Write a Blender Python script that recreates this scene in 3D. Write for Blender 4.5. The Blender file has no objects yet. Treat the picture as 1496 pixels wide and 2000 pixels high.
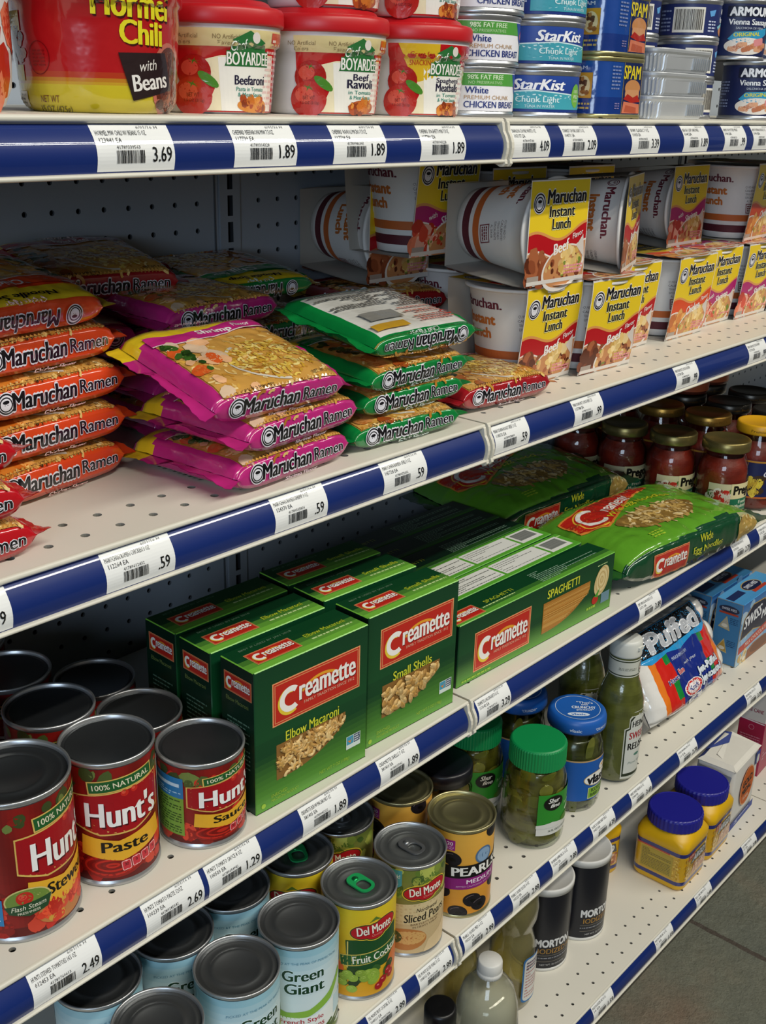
import bpy, math, random
from mathutils import Vector, Matrix, Euler, noise
from mathutils.geometry import tessellate_polygon
SC = bpy.context.scene
COL = SC.collection
S = 0.01            # everything below is written in centimetres
H0 = 121.7          # height of the top shelf above the floor, cm
U = 2.54
Z1, Z2, Z3, Z4, Z5 = 0.0, -24.03, -50.43, -77.61, -109.16
YB = 30.03
PI = math.pi
R = random.Random(7)

def lin(c):
    return c / 12.92 if c <= 0.04045 else ((c + 0.055) / 1.055) ** 2.4
_hc = {}
def hx(c):
    if not isinstance(c, str): return c
    if c not in _hc:
        _hc[c] = tuple(lin(int(c[i:i + 2], 16) / 255) for i in (0, 2, 4))
    return _hc[c]
def mixc(a, b, t):
    a, b = hx(a), hx(b)
    return tuple(a[i] + (b[i] - a[i]) * t for i in range(3))
def jit(c, j=.08):
    c = hx(c); k = 1 + R.uniform(-j, j)
    return tuple(min(1, v * k) for v in c)

# ---------------------------------------------------------------- materials
def nodemat(name):
    m = bpy.data.materials.new(name); m.use_nodes = True
    return m, m.node_tree.nodes, m.node_tree.links, m.node_tree.nodes['Principled BSDF']
def colmat(name, rough=.5, metal=0., coat=0., spec=.5, nscale=60., namt=.06, bump=0., bscale=300., coatr=.05, detail=2.):
    m, n, l, b = nodemat(name)
    at = n.new('ShaderNodeAttribute'); at.attribute_name = 'Col'
    tc = n.new('ShaderNodeTexCoord')
    no = n.new('ShaderNodeTexNoise'); no.inputs['Scale'].default_value = nscale; no.inputs['Detail'].default_value = 3
    l.new(tc.outputs['Object'], no.inputs['Vector'])
    mr = n.new('ShaderNodeMapRange'); mr.inputs['To Min'].default_value = 1 - namt; mr.inputs['To Max'].default_value = 1 + namt
    l.new(no.outputs['Fac'], mr.inputs['Value'])
    mx = n.new('ShaderNodeVectorMath'); mx.operation = 'SCALE'
    l.new(at.outputs['Color'], mx.inputs[0]); l.new(mr.outputs['Result'], mx.inputs['Scale'])
    l.new(mx.outputs['Vector'], b.inputs['Base Color'])
    b.inputs['Roughness'].default_value = rough; b.inputs['Metallic'].default_value = metal
    b.inputs['Coat Weight'].default_value = coat; b.inputs['Coat Roughness'].default_value = coatr
    b.inputs['Specular IOR Level'].default_value = spec
    if bump:
        n2 = n.new('ShaderNodeTexNoise'); n2.inputs['Scale'].default_value = bscale; n2.inputs['Detail'].default_value = detail
        l.new(tc.outputs['Object'], n2.inputs['Vector'])
        bp = n.new('ShaderNodeBump'); bp.inputs['Strength'].default_value = bump; bp.inputs['Distance'].default_value = .002
        l.new(n2.outputs['Fac'], bp.inputs['Height']); l.new(bp.outputs['Normal'], b.inputs['Normal'])
        if coat: l.new(bp.outputs['Normal'], b.inputs['Coat Normal'])
    return m
M = {}
M['paper'] = colmat('matte_paper', .6, nscale=80, namt=.04)
M['gloss'] = colmat('glossy_printed_card', .32, spec=.45, nscale=50, namt=.03)
M['label'] = colmat('can_label_paper', .42, spec=.4, nscale=40, namt=.05)
M['film'] = colmat('printed_plastic_film', .2, coat=.9, coatr=.06, nscale=30, namt=.05, bump=.5, bscale=48, detail=3)
M['silver'] = colmat('bright_aluminium', .38, metal=.55, nscale=45, namt=.08)
M['metal'] = colmat('tinplate', .33, metal=.8, nscale=45, namt=.12, bump=.03, bscale=25)
M['plastic'] = colmat('moulded_plastic', .38, nscale=30, namt=.03)
M['enamel'] = colmat('shelf_enamel', .42, nscale=9, namt=.05, bump=.02, bscale=400)
M['strip'] = colmat('glossy_price_strip', .4, coat=.8, coatr=.035, spec=.2, nscale=20, namt=.05)
M['food'] = colmat('food', .5, nscale=120, namt=.2, bump=.3, bscale=200)
M['wetfood'] = colmat('food_in_brine', .25, coat=.4, nscale=55, namt=.45, bump=.25, bscale=70)
def thin(name, tint, dens=.0, gl=.03, body=None):
    m, n, l, b = nodemat(name)
    out = n['Material Output']
    tr = n.new('ShaderNodeBsdfTransparent'); tr.inputs['Color'].default_value = (*hx(tint), 1)
    gs = n.new('ShaderNodeBsdfGlossy'); gs.inputs['Roughness'].default_value = gl
    lw = n.new('ShaderNodeLayerWeight'); lw.inputs['Blend'].default_value = .5
    pw = n.new('ShaderNodeMath'); pw.operation = 'POWER'; pw.inputs[1].default_value = 3.2
    mu = n.new('ShaderNodeMath'); mu.operation = 'MULTIPLY_ADD'; mu.inputs[1].default_value = .75; mu.inputs[2].default_value = .05
    l.new(lw.outputs['Facing'], pw.inputs[0]); l.new(pw.outputs[0], mu.inputs[0])
    no = n.new('ShaderNodeTexNoise'); no.inputs['Scale'].default_value = 25
    tc = n.new('ShaderNodeTexCoord'); l.new(tc.outputs['Object'], no.inputs['Vector'])
    bp = n.new('ShaderNodeBump'); bp.inputs['Strength'].default_value = .15; bp.inputs['Distance'].default_value = .001
    l.new(no.outputs['Fac'], bp.inputs['Height']); l.new(bp.outputs['Normal'], gs.inputs['Normal'])
    base = tr.outputs[0]
    if dens:
        df = n.new('ShaderNodeBsdfDiffuse'); df.inputs['Color'].default_value = (*hx(body or tint), 1)
        m1 = n.new('ShaderNodeMixShader'); m1.inputs[0].default_value = dens
        l.new(tr.outputs[0], m1.inputs[1]); l.new(df.outputs[0], m1.inputs[2]); base = m1.outputs[0]
    m2 = n.new('ShaderNodeMixShader')
    l.new(mu.outputs[0], m2.inputs[0]); l.new(base, m2.inputs[1]); l.new(gs.outputs[0], m2.inputs[2])
    l.new(m2.outputs[0], out.inputs['Surface'])
    return m
M['glass'] = thin('clear_jar_glass', 'f2f6f0')
M['pet'] = thin('clear_bottle_plastic', 'f2f2ea', .05, .06, 'e8e8dc')
M['vinegar'] = thin('distilled_vinegar', 'f4f3e8', .5, .05, 'e6e4d2')
M['oil'] = thin('cooking_oil', 'ece29a', .2, .04, 'd8c860')
M['clearfilm'] = thin('clear_bag_film', 'f4f4f4', .05, .1, 'ffffff')
ML = list(M)

# ---------------------------------------------------------------- mesh builder
class MB:
    def __init__(s): s.v = []; s.f = []; s.c = []; s.m = []; s.sm = []
    def vert(s, p): s.v.append((p[0], p[1], p[2])); return len(s.v) - 1
    def face(s, idx, col, mat='gloss', smooth=False):
        s.f.append(tuple(idx)); s.c.append(hx(col)); s.m.append(mat); s.sm.append(smooth)
    def quad(s, a, b, c, d, col, mat='gloss'):
        i = len(s.v); s.v += [tuple(a), tuple(b), tuple(c), tuple(d)]; s.face((i, i + 1, i + 2, i + 3), col, mat)
    def box(s, x0, x1, y0, y1, z0, z1, col, mat='gloss'):
        i = len(s.v)
        s.v += [(x, y, z) for z in (z0, z1) for y in (y0, y1) for x in (x0, x1)]
        for q in ((0, 2, 3, 1), (4, 5, 7, 6), (0, 1, 5, 4), (1, 3, 7, 5), (3, 2, 6, 7), (2, 0, 4, 6)):
            s.face([i + k for k in q], col, mat)
    def rings(s, rs, col, mat, closed=True, smooth=True, cap0=False, cap1=False):
        """rs: list of rings (lists of points, equal length); col: colour or fn(ring i, j)"""
        n = len(rs[0]); base = len(s.v)
        for r in rs: s.v += [tuple(p) for p in r]
        for i in range(len(rs) - 1):
            for j in range(n if closed else n - 1):
                k = (j + 1) % n
                c = col(i, j) if callable(col) else col
                s.face((base + i * n + j, base + i * n + k, base + (i + 1) * n + k, base + (i + 1) * n + j), c, mat, smooth)
        if cap0: s.face([base + j for j in reversed(range(n))], col(0, 0) if callable(col) else col, mat)
        if cap1: s.face([base + (len(rs) - 1) * n + j for j in range(n)], col(len(rs) - 2, 0) if callable(col) else col, mat)
    def lathe(s, prof, col, mat='metal', n=40, smooth=True, cx=0, cy=0, a0=0, a1=2 * PI):
        full = abs(a1 - a0 - 2 * PI) < 1e-6
        m = n if full else n + 1
        rs = [[(cx + max(r, 1e-4) * math.sin(a0 + (a1 - a0) * j / n), cy - max(r, 1e-4) * math.cos(a0 + (a1 - a0) * j / n), z) for j in range(m)] for r, z in prof]
        f = (lambda i, j: col(prof[i][1] * .5 + prof[i + 1][1] * .5, a0 + (a1 - a0) * (j + .5) / n)) if callable(col) else col
        s.rings(rs, f, mat, closed=full, smooth=smooth)
    def build(s, name, parent=None, link=True):
        me = bpy.data.meshes.new(name)
        me.from_pydata([(x * S, y * S, z * S) for x, y, z in s.v], [], s.f)
        used = []
        for k in s.m:
            if k not in used: used.append(k)
        for k in used: me.materials.append(M[k])
        ix = {k: i for i, k in enumerate(used)}
        me.polygons.foreach_set('material_index', [ix[k] for k in s.m])
        me.polygons.foreach_set('use_smooth', s.sm)
        a = me.color_attributes.new('Col', 'FLOAT_COLOR', 'CORNER')
        buf = []
        for f, c in zip(s.f, s.c): buf += [c[0], c[1], c[2], 1.0] * len(f)
        a.data.foreach_set('color', buf)
        me.update()
        o = bpy.data.objects.new(name, me); COL.objects.link(o)
        if parent: o.parent = parent
        return o

def rsec(w, d, r, n=6, cx=0, cy=0):
    pts = []
    for qx, qy, a in ((1, -1, -PI / 2), (1, 1, 0), (-1, 1, PI / 2), (-1, -1, PI)):
        for k in range(n + 1):
            t = a + (PI / 2) * k / n
            pts.append((cx + qx * (w / 2 - r) + r * math.cos(t), cy + qy * (d / 2 - r) + r * math.sin(t)))
    return pts

# ---------------------------------------------------------------- flat artwork, later wrapped on surfaces
_gc = {}
def glyph(t, bold=0., shear=0., res=3):
    k = (t, bold, shear, res)
    if k not in _gc:
        cu = bpy.data.curves.new('t', 'FONT'); cu.body = t; cu.size = 1; cu.offset = bold; cu.shear = shear; cu.resolution_u = res
        ob = bpy.data.objects.new('t', cu)
        me = bpy.data.meshes.new_from_object(ob)
        me.calc_loop_triangles()
        _gc[k] = ([(v.co.x, v.co.y) for v in me.vertices], [tuple(q.vertices) for q in me.loop_triangles])
        bpy.data.meshes.remove(me); bpy.data.objects.remove(ob); bpy.data.curves.remove(cu)
    return _gc[k]
LV = .014
class Art:
    def __init__(s): s.it = []
    def add(s, pts, tris, col, lv): s.it.append((pts, tris, hx(col), lv * LV + .00012 * len(s.it)))
    def poly(s, pts, col, lv=1):
        tr = tessellate_polygon([[Vector((p[0], p[1], 0)) for p in pts]])
        s.add(list(pts), [tuple(t) for t in tr], col, lv)
    def rect(s, x0, y0, x1, y1, col, lv=1, ang=0, r=0):
        cx, cy = (x0 + x1) / 2, (y0 + y1) / 2
        if r: p = rsec(abs(x1 - x0), abs(y1 - y0), r, 4)
        else:
            w, h = abs(x1 - x0) / 2, abs(y1 - y0) / 2; p = [(-w, -h), (w, -h), (w, h), (-w, h)]
        c, q = math.cos(ang), math.sin(ang)
        s.poly([(cx + a * c - b * q, cy + a * q + b * c) for a, b in p], col, lv)
    def ell(s, cx, cy, rx, ry, col, lv=1, n=18, ang=0, wob=0):
        c, q = math.cos(ang), math.sin(ang); p = []
        for k in range(n):
            t = 2 * PI * k / n; w = 1 + (R.uniform(-wob, wob) if wob else 0)
            a, b = rx * w * math.cos(t), ry * w * math.sin(t)
            p.append((cx + a * c - b * q, cy + a * q + b * c))
        s.add(p, [(0, k, k + 1) for k in range(1, n - 1)], col, lv)
    def ring(s, cx, cy, rx, ry, t, col, lv=1, n=24, a0=0, a1=2 * PI):
        p = []; tr = []
        for k in range(n + 1):
            a = a0 + (a1 - a0) * k / n
            p += [(cx + rx * math.cos(a), cy + ry * math.sin(a)), (cx + (rx - t) * math.cos(a), cy + (ry - t) * math.sin(a))]
            if k: tr += [(2 * k - 2, 2 * k - 1, 2 * k), (2 * k - 1, 2 * k + 1, 2 * k)]
        s.add(p, tr, col, lv)
    def frame(s, x0, y0, x1, y1, t, col, lv=1):
        for a in ((x0, y0, x1, y0 + t), (x0, y1 - t, x1, y1), (x0, y0, x0 + t, y1), (x1 - t, y0, x1, y1)): s.rect(*a, col, lv)
    def text(s, t, cx, cy, w, h, col='101010', lv=2, bold=.01, out=None, ow=.03, shear=0, ang=0, warp=None, res=3, sh=None):
        p0, _ = glyph(t, 0., shear, res)
        if not p0: return
        xs = [p[0] for p in p0]; ys = [p[1] for p in p0]
        mx, my = (max(xs) + min(xs)) / 2, (max(ys) + min(ys)) / 2
        kx, ky = w / max(1e-3, max(xs) - min(xs)), h / max(1e-3, max(ys) - min(ys))
        c, q = math.cos(ang), math.sin(ang)
        def place(b, col, lv, dx=0, dy=0):
            # strokes are thickened by overprinting shifted copies of the glyphs
            if b > .002:
                n = 2 if b < .045 and not dx else 8
                for k in range(n):
                    a = 2 * PI * k / n; place(0, col, lv - .02 * k, dx + b * kx * math.cos(a), dy + b * ky * math.sin(a))
                if n > 2: return
            pp, tr = glyph(t, 0., shear, res)
            o = []
            for x, y in pp:
                a, e = (x - mx) * kx + dx, (y - my) * ky + dy
                if warp: a, e = warp(a, e)
                o.append((cx + a * c - e * q, cy + a * q + e * c))
            s.add(o, tr, col, lv)
        if sh: place(0, sh, lv - .5, .07 * h, -.07 * h); place(0, sh, lv - .52, .03 * h, -.05 * h)
        if out: place(max(.05, bold + ow), out, lv - .4)
        place(bold, col, lv)
    def fine(s, x0, y0, x1, y1, n, col, lv=2, fill=.45, word=.35):
        dy = (y1 - y0) / n
        for i in range(n):
            x = x0; y = y0 + dy * (i + .5)
            while x < x1 - .05:
                w = min(R.uniform(.4, 1.6) * word, x1 - x)
                s.rect(x, y - dy * fill / 2, x + w, y + dy * fill / 2, col, lv); x += w + word * .28
                if R.random() < .04: break
    def bars(s, x0, y0, x1, y1, col='1a1a1a', lv=2, bg=None, n=26):
        if bg: s.rect(x0 - .12, y0 - .12, x1 + .12, y1 + .12, bg, lv - 1)
        x = x0; u = (x1 - x0) / n / 1.0
        while x < x1 - u * .5:
            w = u * R.choice((.3, .3, .5, .8)); s.rect(x, y0, min(x + w, x1), y1, col, lv); x += w + u * R.choice((.3, .35, .6))
    def blobs(s, n, x0, y0, x1, y1, r0, r1, cols, lv=2, inside=None, el=1.6, wob=.15):
        k = 0; t = 0
        while k < n and t < n * 20:
            t += 1
            x, y = R.uniform(x0, x1), R.uniform(y0, y1)
            if inside and not inside(x, y): continue
            r = R.uniform(r0, r1)
            s.ell(x, y, r * R.uniform(1, el), r, jit(R.choice(cols), .12), lv, 9, R.uniform(0, PI), wob); k += 1
    def noods(s, n, x0, y0, x1, y1, inside=None, cols=('d9a548', 'e8c173', 'c98f38', 'f0d190', 'b97a2c'), lv=2, w=.1, L=.9):
        k = 0; t = 0
        while k < n and t < n * 20:
            t += 1
            x, y = R.uniform(x0, x1), R.uniform(y0, y1)
            if inside and not inside(x, y): continue
            a = R.uniform(0, 2 * PI); rr = R.uniform(.3, .7) * L; sp = R.uniform(.8, 2.0)
            cx, cy = x - rr * math.cos(a), y - rr * math.sin(a)
            s.ring(cx, cy, rr, rr, w * R.uniform(.7, 1.3), jit(R.choice(cols), .1), lv, 7, a - sp / 2, a + sp / 2); k += 1
    def tomato(s, x, y, r, lv=2, col='c2281c'):
        s.ell(x, y, r * 1.08, r, col, lv, 22); s.ell(x - r * .25, y + r * .25, r * .55, r * .45, mixc(col, 'e8604a', .6), lv + .1, 14)
        for k in range(6):
            a = k * PI / 3 + .3; p = (x + r * .45 * math.cos(a), y + r * .62 + r * .2 * math.sin(a))
            s.poly([(x - r * .07, y + r * .62), (x + r * .07, y + r * .66), p], '3f7a22', lv + .2)
    def swirl(s, x, y, r, ink='15131a', paper='e8e6ee', lv=2):
        s.ell(x, y, r * 1.1, r * 1.1, paper, lv, 26)
        s.ring(x, y, r, r, r * .16, ink, lv + .3, 26); s.ring(x - r * .03, y - r * .05, r * .72, r * .72, r * .13, ink, lv + .3, 22)
        s.ell(x, y - r * .12, r * .42, r * .4, paper, lv + .4, 16); s.ell(x, y + r * .17, r * .36, r * .18, ink, lv + .6, 12)
        for k in (-1, 1): s.ell(x + k * r * .14, y - r * .1, r * .05, r * .05, ink, lv + .7, 6)

def mplane(o, ex, ey):
    o, ex, ey = Vector(o), Vector(ex).normalized(), Vector(ey).normalized(); n = ex.cross(ey)
    return lambda x, y, f: o + ex * x + ey * y + n * f
def mcyl(rf, z0=0, th0=0):
    def g(x, y, f):
        r = rf(y + z0) if callable(rf) else rf
        a = th0 + x / r
        return ((r + f) * math.sin(a), -(r + f) * math.cos(a), z0 + y)
    return g
def stamp(mb, art, mp, mat='label', ml=None, tf=None, f0=0.):
    if ml: ml *= .55
    for pts, tris, col, off in art.it:
        P = [tf(*p) for p in pts] if tf else list(pts)
        T = list(tris)
        if ml:
            q = T; T = []; mid = {}
            l2 = ml * ml
            while q:
                a, b, c = q.pop()
                d = [((P[u][0] - P[v][0]) ** 2 + (P[u][1] - P[v][1]) ** 2, u, v, w) for u, v, w in ((a, b, c), (b, c, a), (c, a, b))]
                e = max(d)
                if e[0] > l2:
                    _, u, v, w = e; k = (min(u, v), max(u, v))
                    if k not in mid: mid[k] = len(P); P.append(((P[u][0] + P[v][0]) / 2, (P[u][1] + P[v][1]) / 2))
                    m = mid[k]; q += [(u, m, w), (m, v, w)]
                else: T.append((a, b, c))
        base = len(mb.v)
        for x, y in P: mb.v.append(tuple(mp(x, y, off + f0)))
        for t in T:
            mb.f.append((base + t[0], base + t[1], base + t[2])); mb.c.append(col); mb.m.append(mat); mb.sm.append(False)

# ---------------------------------------------------------------- things
THINGS = []
def root(name, label, cat, x=0, y=0, z=0, rz=0, group=None, rx=0, ry=0):
    o = bpy.data.objects.new(name, None); COL.objects.link(o); o.empty_display_size = .02
    setp(o, x, y, z, rz, rx, ry); tagt(o, label, cat, group)
    return o
def setp(o, x, y, z, rz=0, rx=0, ry=0):
    o.location = (x * S, y * S, (z + H0) * S)
    o.rotation_euler = (Matrix.Rotation(math.radians(rz), 3, 'Z') @ Matrix.Rotation(math.radians(rx), 3, 'X') @ Matrix.Rotation(math.radians(ry), 3, 'Y')).to_euler()
def tagt(o, label, cat, group=None):
    o['label'] = label; o['category'] = cat
    if group: o['group'] = group
    THINGS.append(o)
def dup(r, label, x, y, z, rz=0, group=None, rx=0, ry=0):
    c = r.copy(); COL.objects.link(c); setp(c, x, y, z, rz, rx, ry); tagt(c, label, r['category'], group or r.get('group'))
    for ch in list(r.children):
        d = ch.copy(); COL.objects.link(d); d.parent = c
        for g in list(ch.children):
            e = g.copy(); COL.objects.link(e); e.parent = d
    return c
class Kind:
    """a product built once; the first placement uses the original, later ones are copies"""
    def __init__(s, name, cat, build): s.name = name; s.cat = cat; s.b = build; s.r = None; s.group = None
    def put(s, label, x, y, z, rz=0, rx=0, ry=0, group=None):
        if s.r is None:
            s.r = root(s.name, label, s.cat, 0, 0, 0); s.b(s.r); setp(s.r, x, y, z, rz, rx, ry)
            if group: s.r['group'] = group
            return s.r
        if 'group' not in s.r and group: s.r['group'] = group
        return dup(s.r, label, x, y, z, rz, group, rx, ry)
# ================================================================ shelving, floor, tags
WHITE = 'dfdacd'; WSH = 'd8d3c4'
def chan(t, off=0.):
    """profile of the price channel insert, t=0 top .. 1 bottom -> (y, z) relative to shelf top edge"""
    y = .12 - .62 * t - .42 * math.sin(PI * t) - off; z = -.48 - 2.45 * t
    return y, z
def holed(mb, x0, y0, y1, n, px, rad, z, col, mat='enamel', vert=None):
    """strip of n cells of width px with one round hole each; vert: (Y) builds it standing in the x-z plane"""
    K = 12
    for k in range(n):
        a, b = x0 + k * px, x0 + (k + 1) * px; cx, cy = (a + b) / 2, (y0 + y1) / 2
        ring = []; outer = []
        for j in range(K):
            t = 2 * PI * j / K + PI / 4
            c, s_ = math.cos(t), math.sin(t); ring.append((cx + rad * c, cy + rad * s_))
            m = max(abs(c), abs(s_)); outer.append((cx + (b - a) / 2 * c / m, cy + (y1 - y0) / 2 * s_ / m))
        P = (lambda p: (p[0], vert, p[1])) if vert is not None else (lambda p: (p[0], p[1], z))
        Q = (lambda p: (p[0], vert + .25, p[1])) if vert is not None else (lambda p: (p[0], p[1], z - .25))
        i = len(mb.v)
        for p in outer: mb.v.append(P(p))
        for p in ring: mb.v.append(P(p))
        for p in ring: mb.v.append(Q(p))
        for j in range(K):
            q = (j + 1) % K
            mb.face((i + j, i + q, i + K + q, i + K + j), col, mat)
            mb.face((i + K + j, i + K + q, i + 2 * K + q, i + 2 * K + j), mixc(col, '3a3832', .7), mat)  # hole wall darkened, shade put into its colour
def shelf(name, label, x0, x1, z, hx0, rad=.3, base=False):
    r = root(name, label, 'shelf', 0, 0, z)
    d = MB(); c = WHITE
    rows = ((1.75, 4.15) if base else (2.1, 4.5))
    n = int((x1 - x0 - .4) / U)
    hs = x0 + ((hx0 - x0 - U / 2) % U)
    n = int((x1 - hs) / U)
    yb = YB - .6
    def plain(xa, xb, ya, yc): d.quad((xa, ya, 0), (xb, ya, 0), (xb, yc, 0), (xa, yc, 0), c, 'enamel')
    w = .8
    plain(x0, x1, .12, rows[0] - w); plain(x0, x1, rows[0] + w, rows[1] - w); plain(x0, x1, rows[1] + w, yb)
    for y in rows:
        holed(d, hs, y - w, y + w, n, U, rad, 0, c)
        plain(x0, hs, y - w, y + w); plain(hs + n * U, x1, y - w, y + w)
    # folded sides, and an added underside sheet coloured dark as shade in the holes
    dk = 'cfc7b4'
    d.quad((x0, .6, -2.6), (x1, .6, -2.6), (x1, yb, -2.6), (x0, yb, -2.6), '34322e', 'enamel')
    for x in (x0, x1): d.quad((x, .1, 0), (x, yb, 0), (x, yb, -2.6), (x, .1, -2.6), dk, 'enamel')
    d.quad((x0, yb, 0), (x1, yb, 0), (x1, yb, -2.6), (x0, yb, -2.6), dk, 'enamel')
    d.build('deck', r)
    m = MB()
    nose = [(.12 + .0, 0), (0.0, 0.0)] + [(-.0 - .2 * math.sin(a), -.2 + .2 * math.cos(a)) for a in (.4, .9, 1.57, 2.2, 2.8)] + [(.05, -.42), (.16, -.46)]
    lip = [(chan(1)[0] + .12, -2.9), (chan(1)[0] - .06, -2.95)] + [(-.62 - .13 * math.sin(a), -3.08 + .13 * math.cos(a)) for a in (.3, 1.0, 1.57, 2.3, 3.0)] + [(-.45, -3.2), (.5, -3.0), (.6, -2.6)]
    for pr in (nose, lip, [(.2, -.46), (.26, -1.6), (-.3, -2.95)]):
        m.rings([[(x0, y, zz) for y, zz in pr], [(x1, y, zz) for y, zz in pr]], WSH, 'enamel', closed=False)
    m.build('price_channel', r)
    s_ = MB()
    pr = [chan(t / 10) for t in range(11)]
    s_.rings([[(x0 + .5, y, zz) for y, zz in pr], [(x1 - .5, y, zz) for y, zz in pr]], '12296a', 'strip', closed=False)
    s_.build('channel_insert', r)
    for xe in (x0 + .02, x1 - .34):
        e = MB(); out = [(.5, -.02), (-.08, -.02), (-.28, -.3)] + [(chan(t / 6)[0] - .2, chan(t / 6)[1]) for t in range(1, 7)] + [(-.8, -3.25), (-.62, -3.48), (-.3, -3.5), (.4, -3.2)]
        rs = [[(xe, y, zz) for y, zz in out], [(xe + .32, y, zz) for y, zz in out]]
        e.rings(rs, WSH, 'enamel', smooth=False, cap0=True, cap1=True); e.build('end_plate', r)
    if base:
        k = MB(); k.box(x0, x1, 3.2, 3.8, -12.4, -2.6, '4a463e', 'enamel'); k.build('kick_plate', r)
    return r
shelf('gondola_shelf', 'top shelf left of the joint, carrying the chili tub and the red lidded bowls', -91.6, -.15, Z1, -11.857 * U, .3)
shelf('gondola_shelf', 'top shelf right of the joint, carrying tuna tins and luncheon meat', .15, 91.3, Z1, 31.03 * U, .25)
shelf('gondola_shelf', 'second shelf from the top left of the joint, carrying ramen packs', -91.6, -.15, Z2, -11.857 * U, .3)
shelf('gondola_shelf', 'second shelf from the top right of the joint, carrying noodle cups', .15, 91.3, Z2, 31.03 * U, .25)
shelf('gondola_shelf', 'middle shelf left of the joint, carrying tomato cans and macaroni boxes', -91.6, -.15, Z3, -11.857 * U, .24)
shelf('gondola_shelf', 'middle shelf right of the joint, carrying spaghetti boxes and sauce jars', .15, 91.3, Z3, 31.03 * U, .24)
shelf('gondola_shelf', 'fourth shelf down left of the joint, carrying vegetable and fruit cans', -91.6, -.15, Z4, -11.857 * U, .24)
shelf('gondola_shelf', 'fourth shelf down right of the joint, carrying pickle jars and marshmallows', .15, 91.3, Z4, 31.03 * U, .24)
shelf('base_shelf', 'bottom shelf carrying bottles, salt and yellow starch jars, left of its seam', -.6, 91.1, Z5, 22.8 * U, .21, True)
shelf('base_shelf', 'bottom shelf beyond the seam, under the pink box at far right', 91.3, 182.6, Z5, 22.8 * U, .21, True)
shelf('base_shelf', 'bottom shelf at far left hidden under the can shelf', -92.0, -.9, Z5, 22.8 * U, .21, True)
for a, b in ((91.5, 182.7),):
    for zz, t in ((Z1, 'top'), (Z2, 'second'), (Z3, 'middle'), (Z4, 'fourth')):
        shelf('gondola_shelf', t + ' shelf of the next bay, beyond the right picture edge', a, b, zz, 31.03 * U, .24)

def struct(o):
    o['kind'] = 'structure'; return o
# pegboard back, one sheet per bay, and the slotted uprights between them
def panel(x0, ncol, xa, xb):
    m = MB(); pz = .9576 * U; zt = -2.324 * U + 4.5 * pz; g = 'a6afba'
    for k in range(52):
        za = zt - (k + 1) * pz
        if za < Z5 - 2: break
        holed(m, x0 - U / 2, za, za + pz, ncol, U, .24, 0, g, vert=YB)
        for a, b in ((xa, x0 - U / 2), (x0 - U / 2 + ncol * U, xb)):
            m.quad((a, YB, za), (b, YB, za), (b, YB, za + pz), (a, YB, za + pz), g, 'enamel')
    o = m.build('wall_back'); o.location = (0, 0, H0 * S); return struct(o)
UX = -.58 * U
panel((-2.079 - 33) * U, 34, UX - 36 * U + 1.3, UX - 1.3)
panel(.921 * U, 34, UX + 1.3, UX + 36 * U - 1.3)
panel((.921 + 36) * U, 34, UX + 36 * U + 1.3, UX + 72 * U)
m = MB(); m.box(-140, 200, YB + 2.5, YB + 3.5, Z5 - 12.5, 30, '26272a', 'paper'); o = m.build('dark_backing'); o.location = (0, 0, H0 * S); struct(o)  # added dark sheet, keeps world light from showing through the pegboard holes
def upright(cx, label):
    r = root('slotted_upright', label, 'upright', cx, YB, 0)
    m = MB(); g = 'a4acb6'; y = -.25; pz = .9576 * U; zt = -2.324 * U + 4.5 * pz - .6
    for k in range(52):
        za = zt - (k + 1) * pz; zb = za + pz
        if za < Z5 - 2: break
        m.quad((-1.25, y, za), (-.32, y, za), (-.32, y, zb), (-1.25, y, zb), g, 'enamel'); m.quad((.32, y, za), (1.25, y, za), (1.25, y, zb), (.32, y, zb), g, 'enamel')
        m.quad((-.32, y, za), (.32, y, za), (.32, y, za + .55), (-.32, y, za + .55), g, 'enamel')
        for x in (-.32, .32): m.quad((x, y, za + .55), (x, y + .5, za + .55), (x, y + .5, zb), (x, y, zb), '3a3c40', 'enamel')
    for x in (-1.25, 1.25): m.quad((x, y, Z5 - 12.5), (x, .3, Z5 - 12.5), (x, .3, zt), (x, y, zt), g, 'enamel')
    for x in (-1.75,): m.box(x - .06, x + .06, -.12, 0, Z5, zt, '5b6066', 'enamel')
    m.build('slotted_face', r)
upright(UX, 'grey slotted upright between the pegboard sheets, behind the ramen packs')
upright(UX + 36 * U, 'grey slotted upright behind the goods near the right edge')

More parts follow.
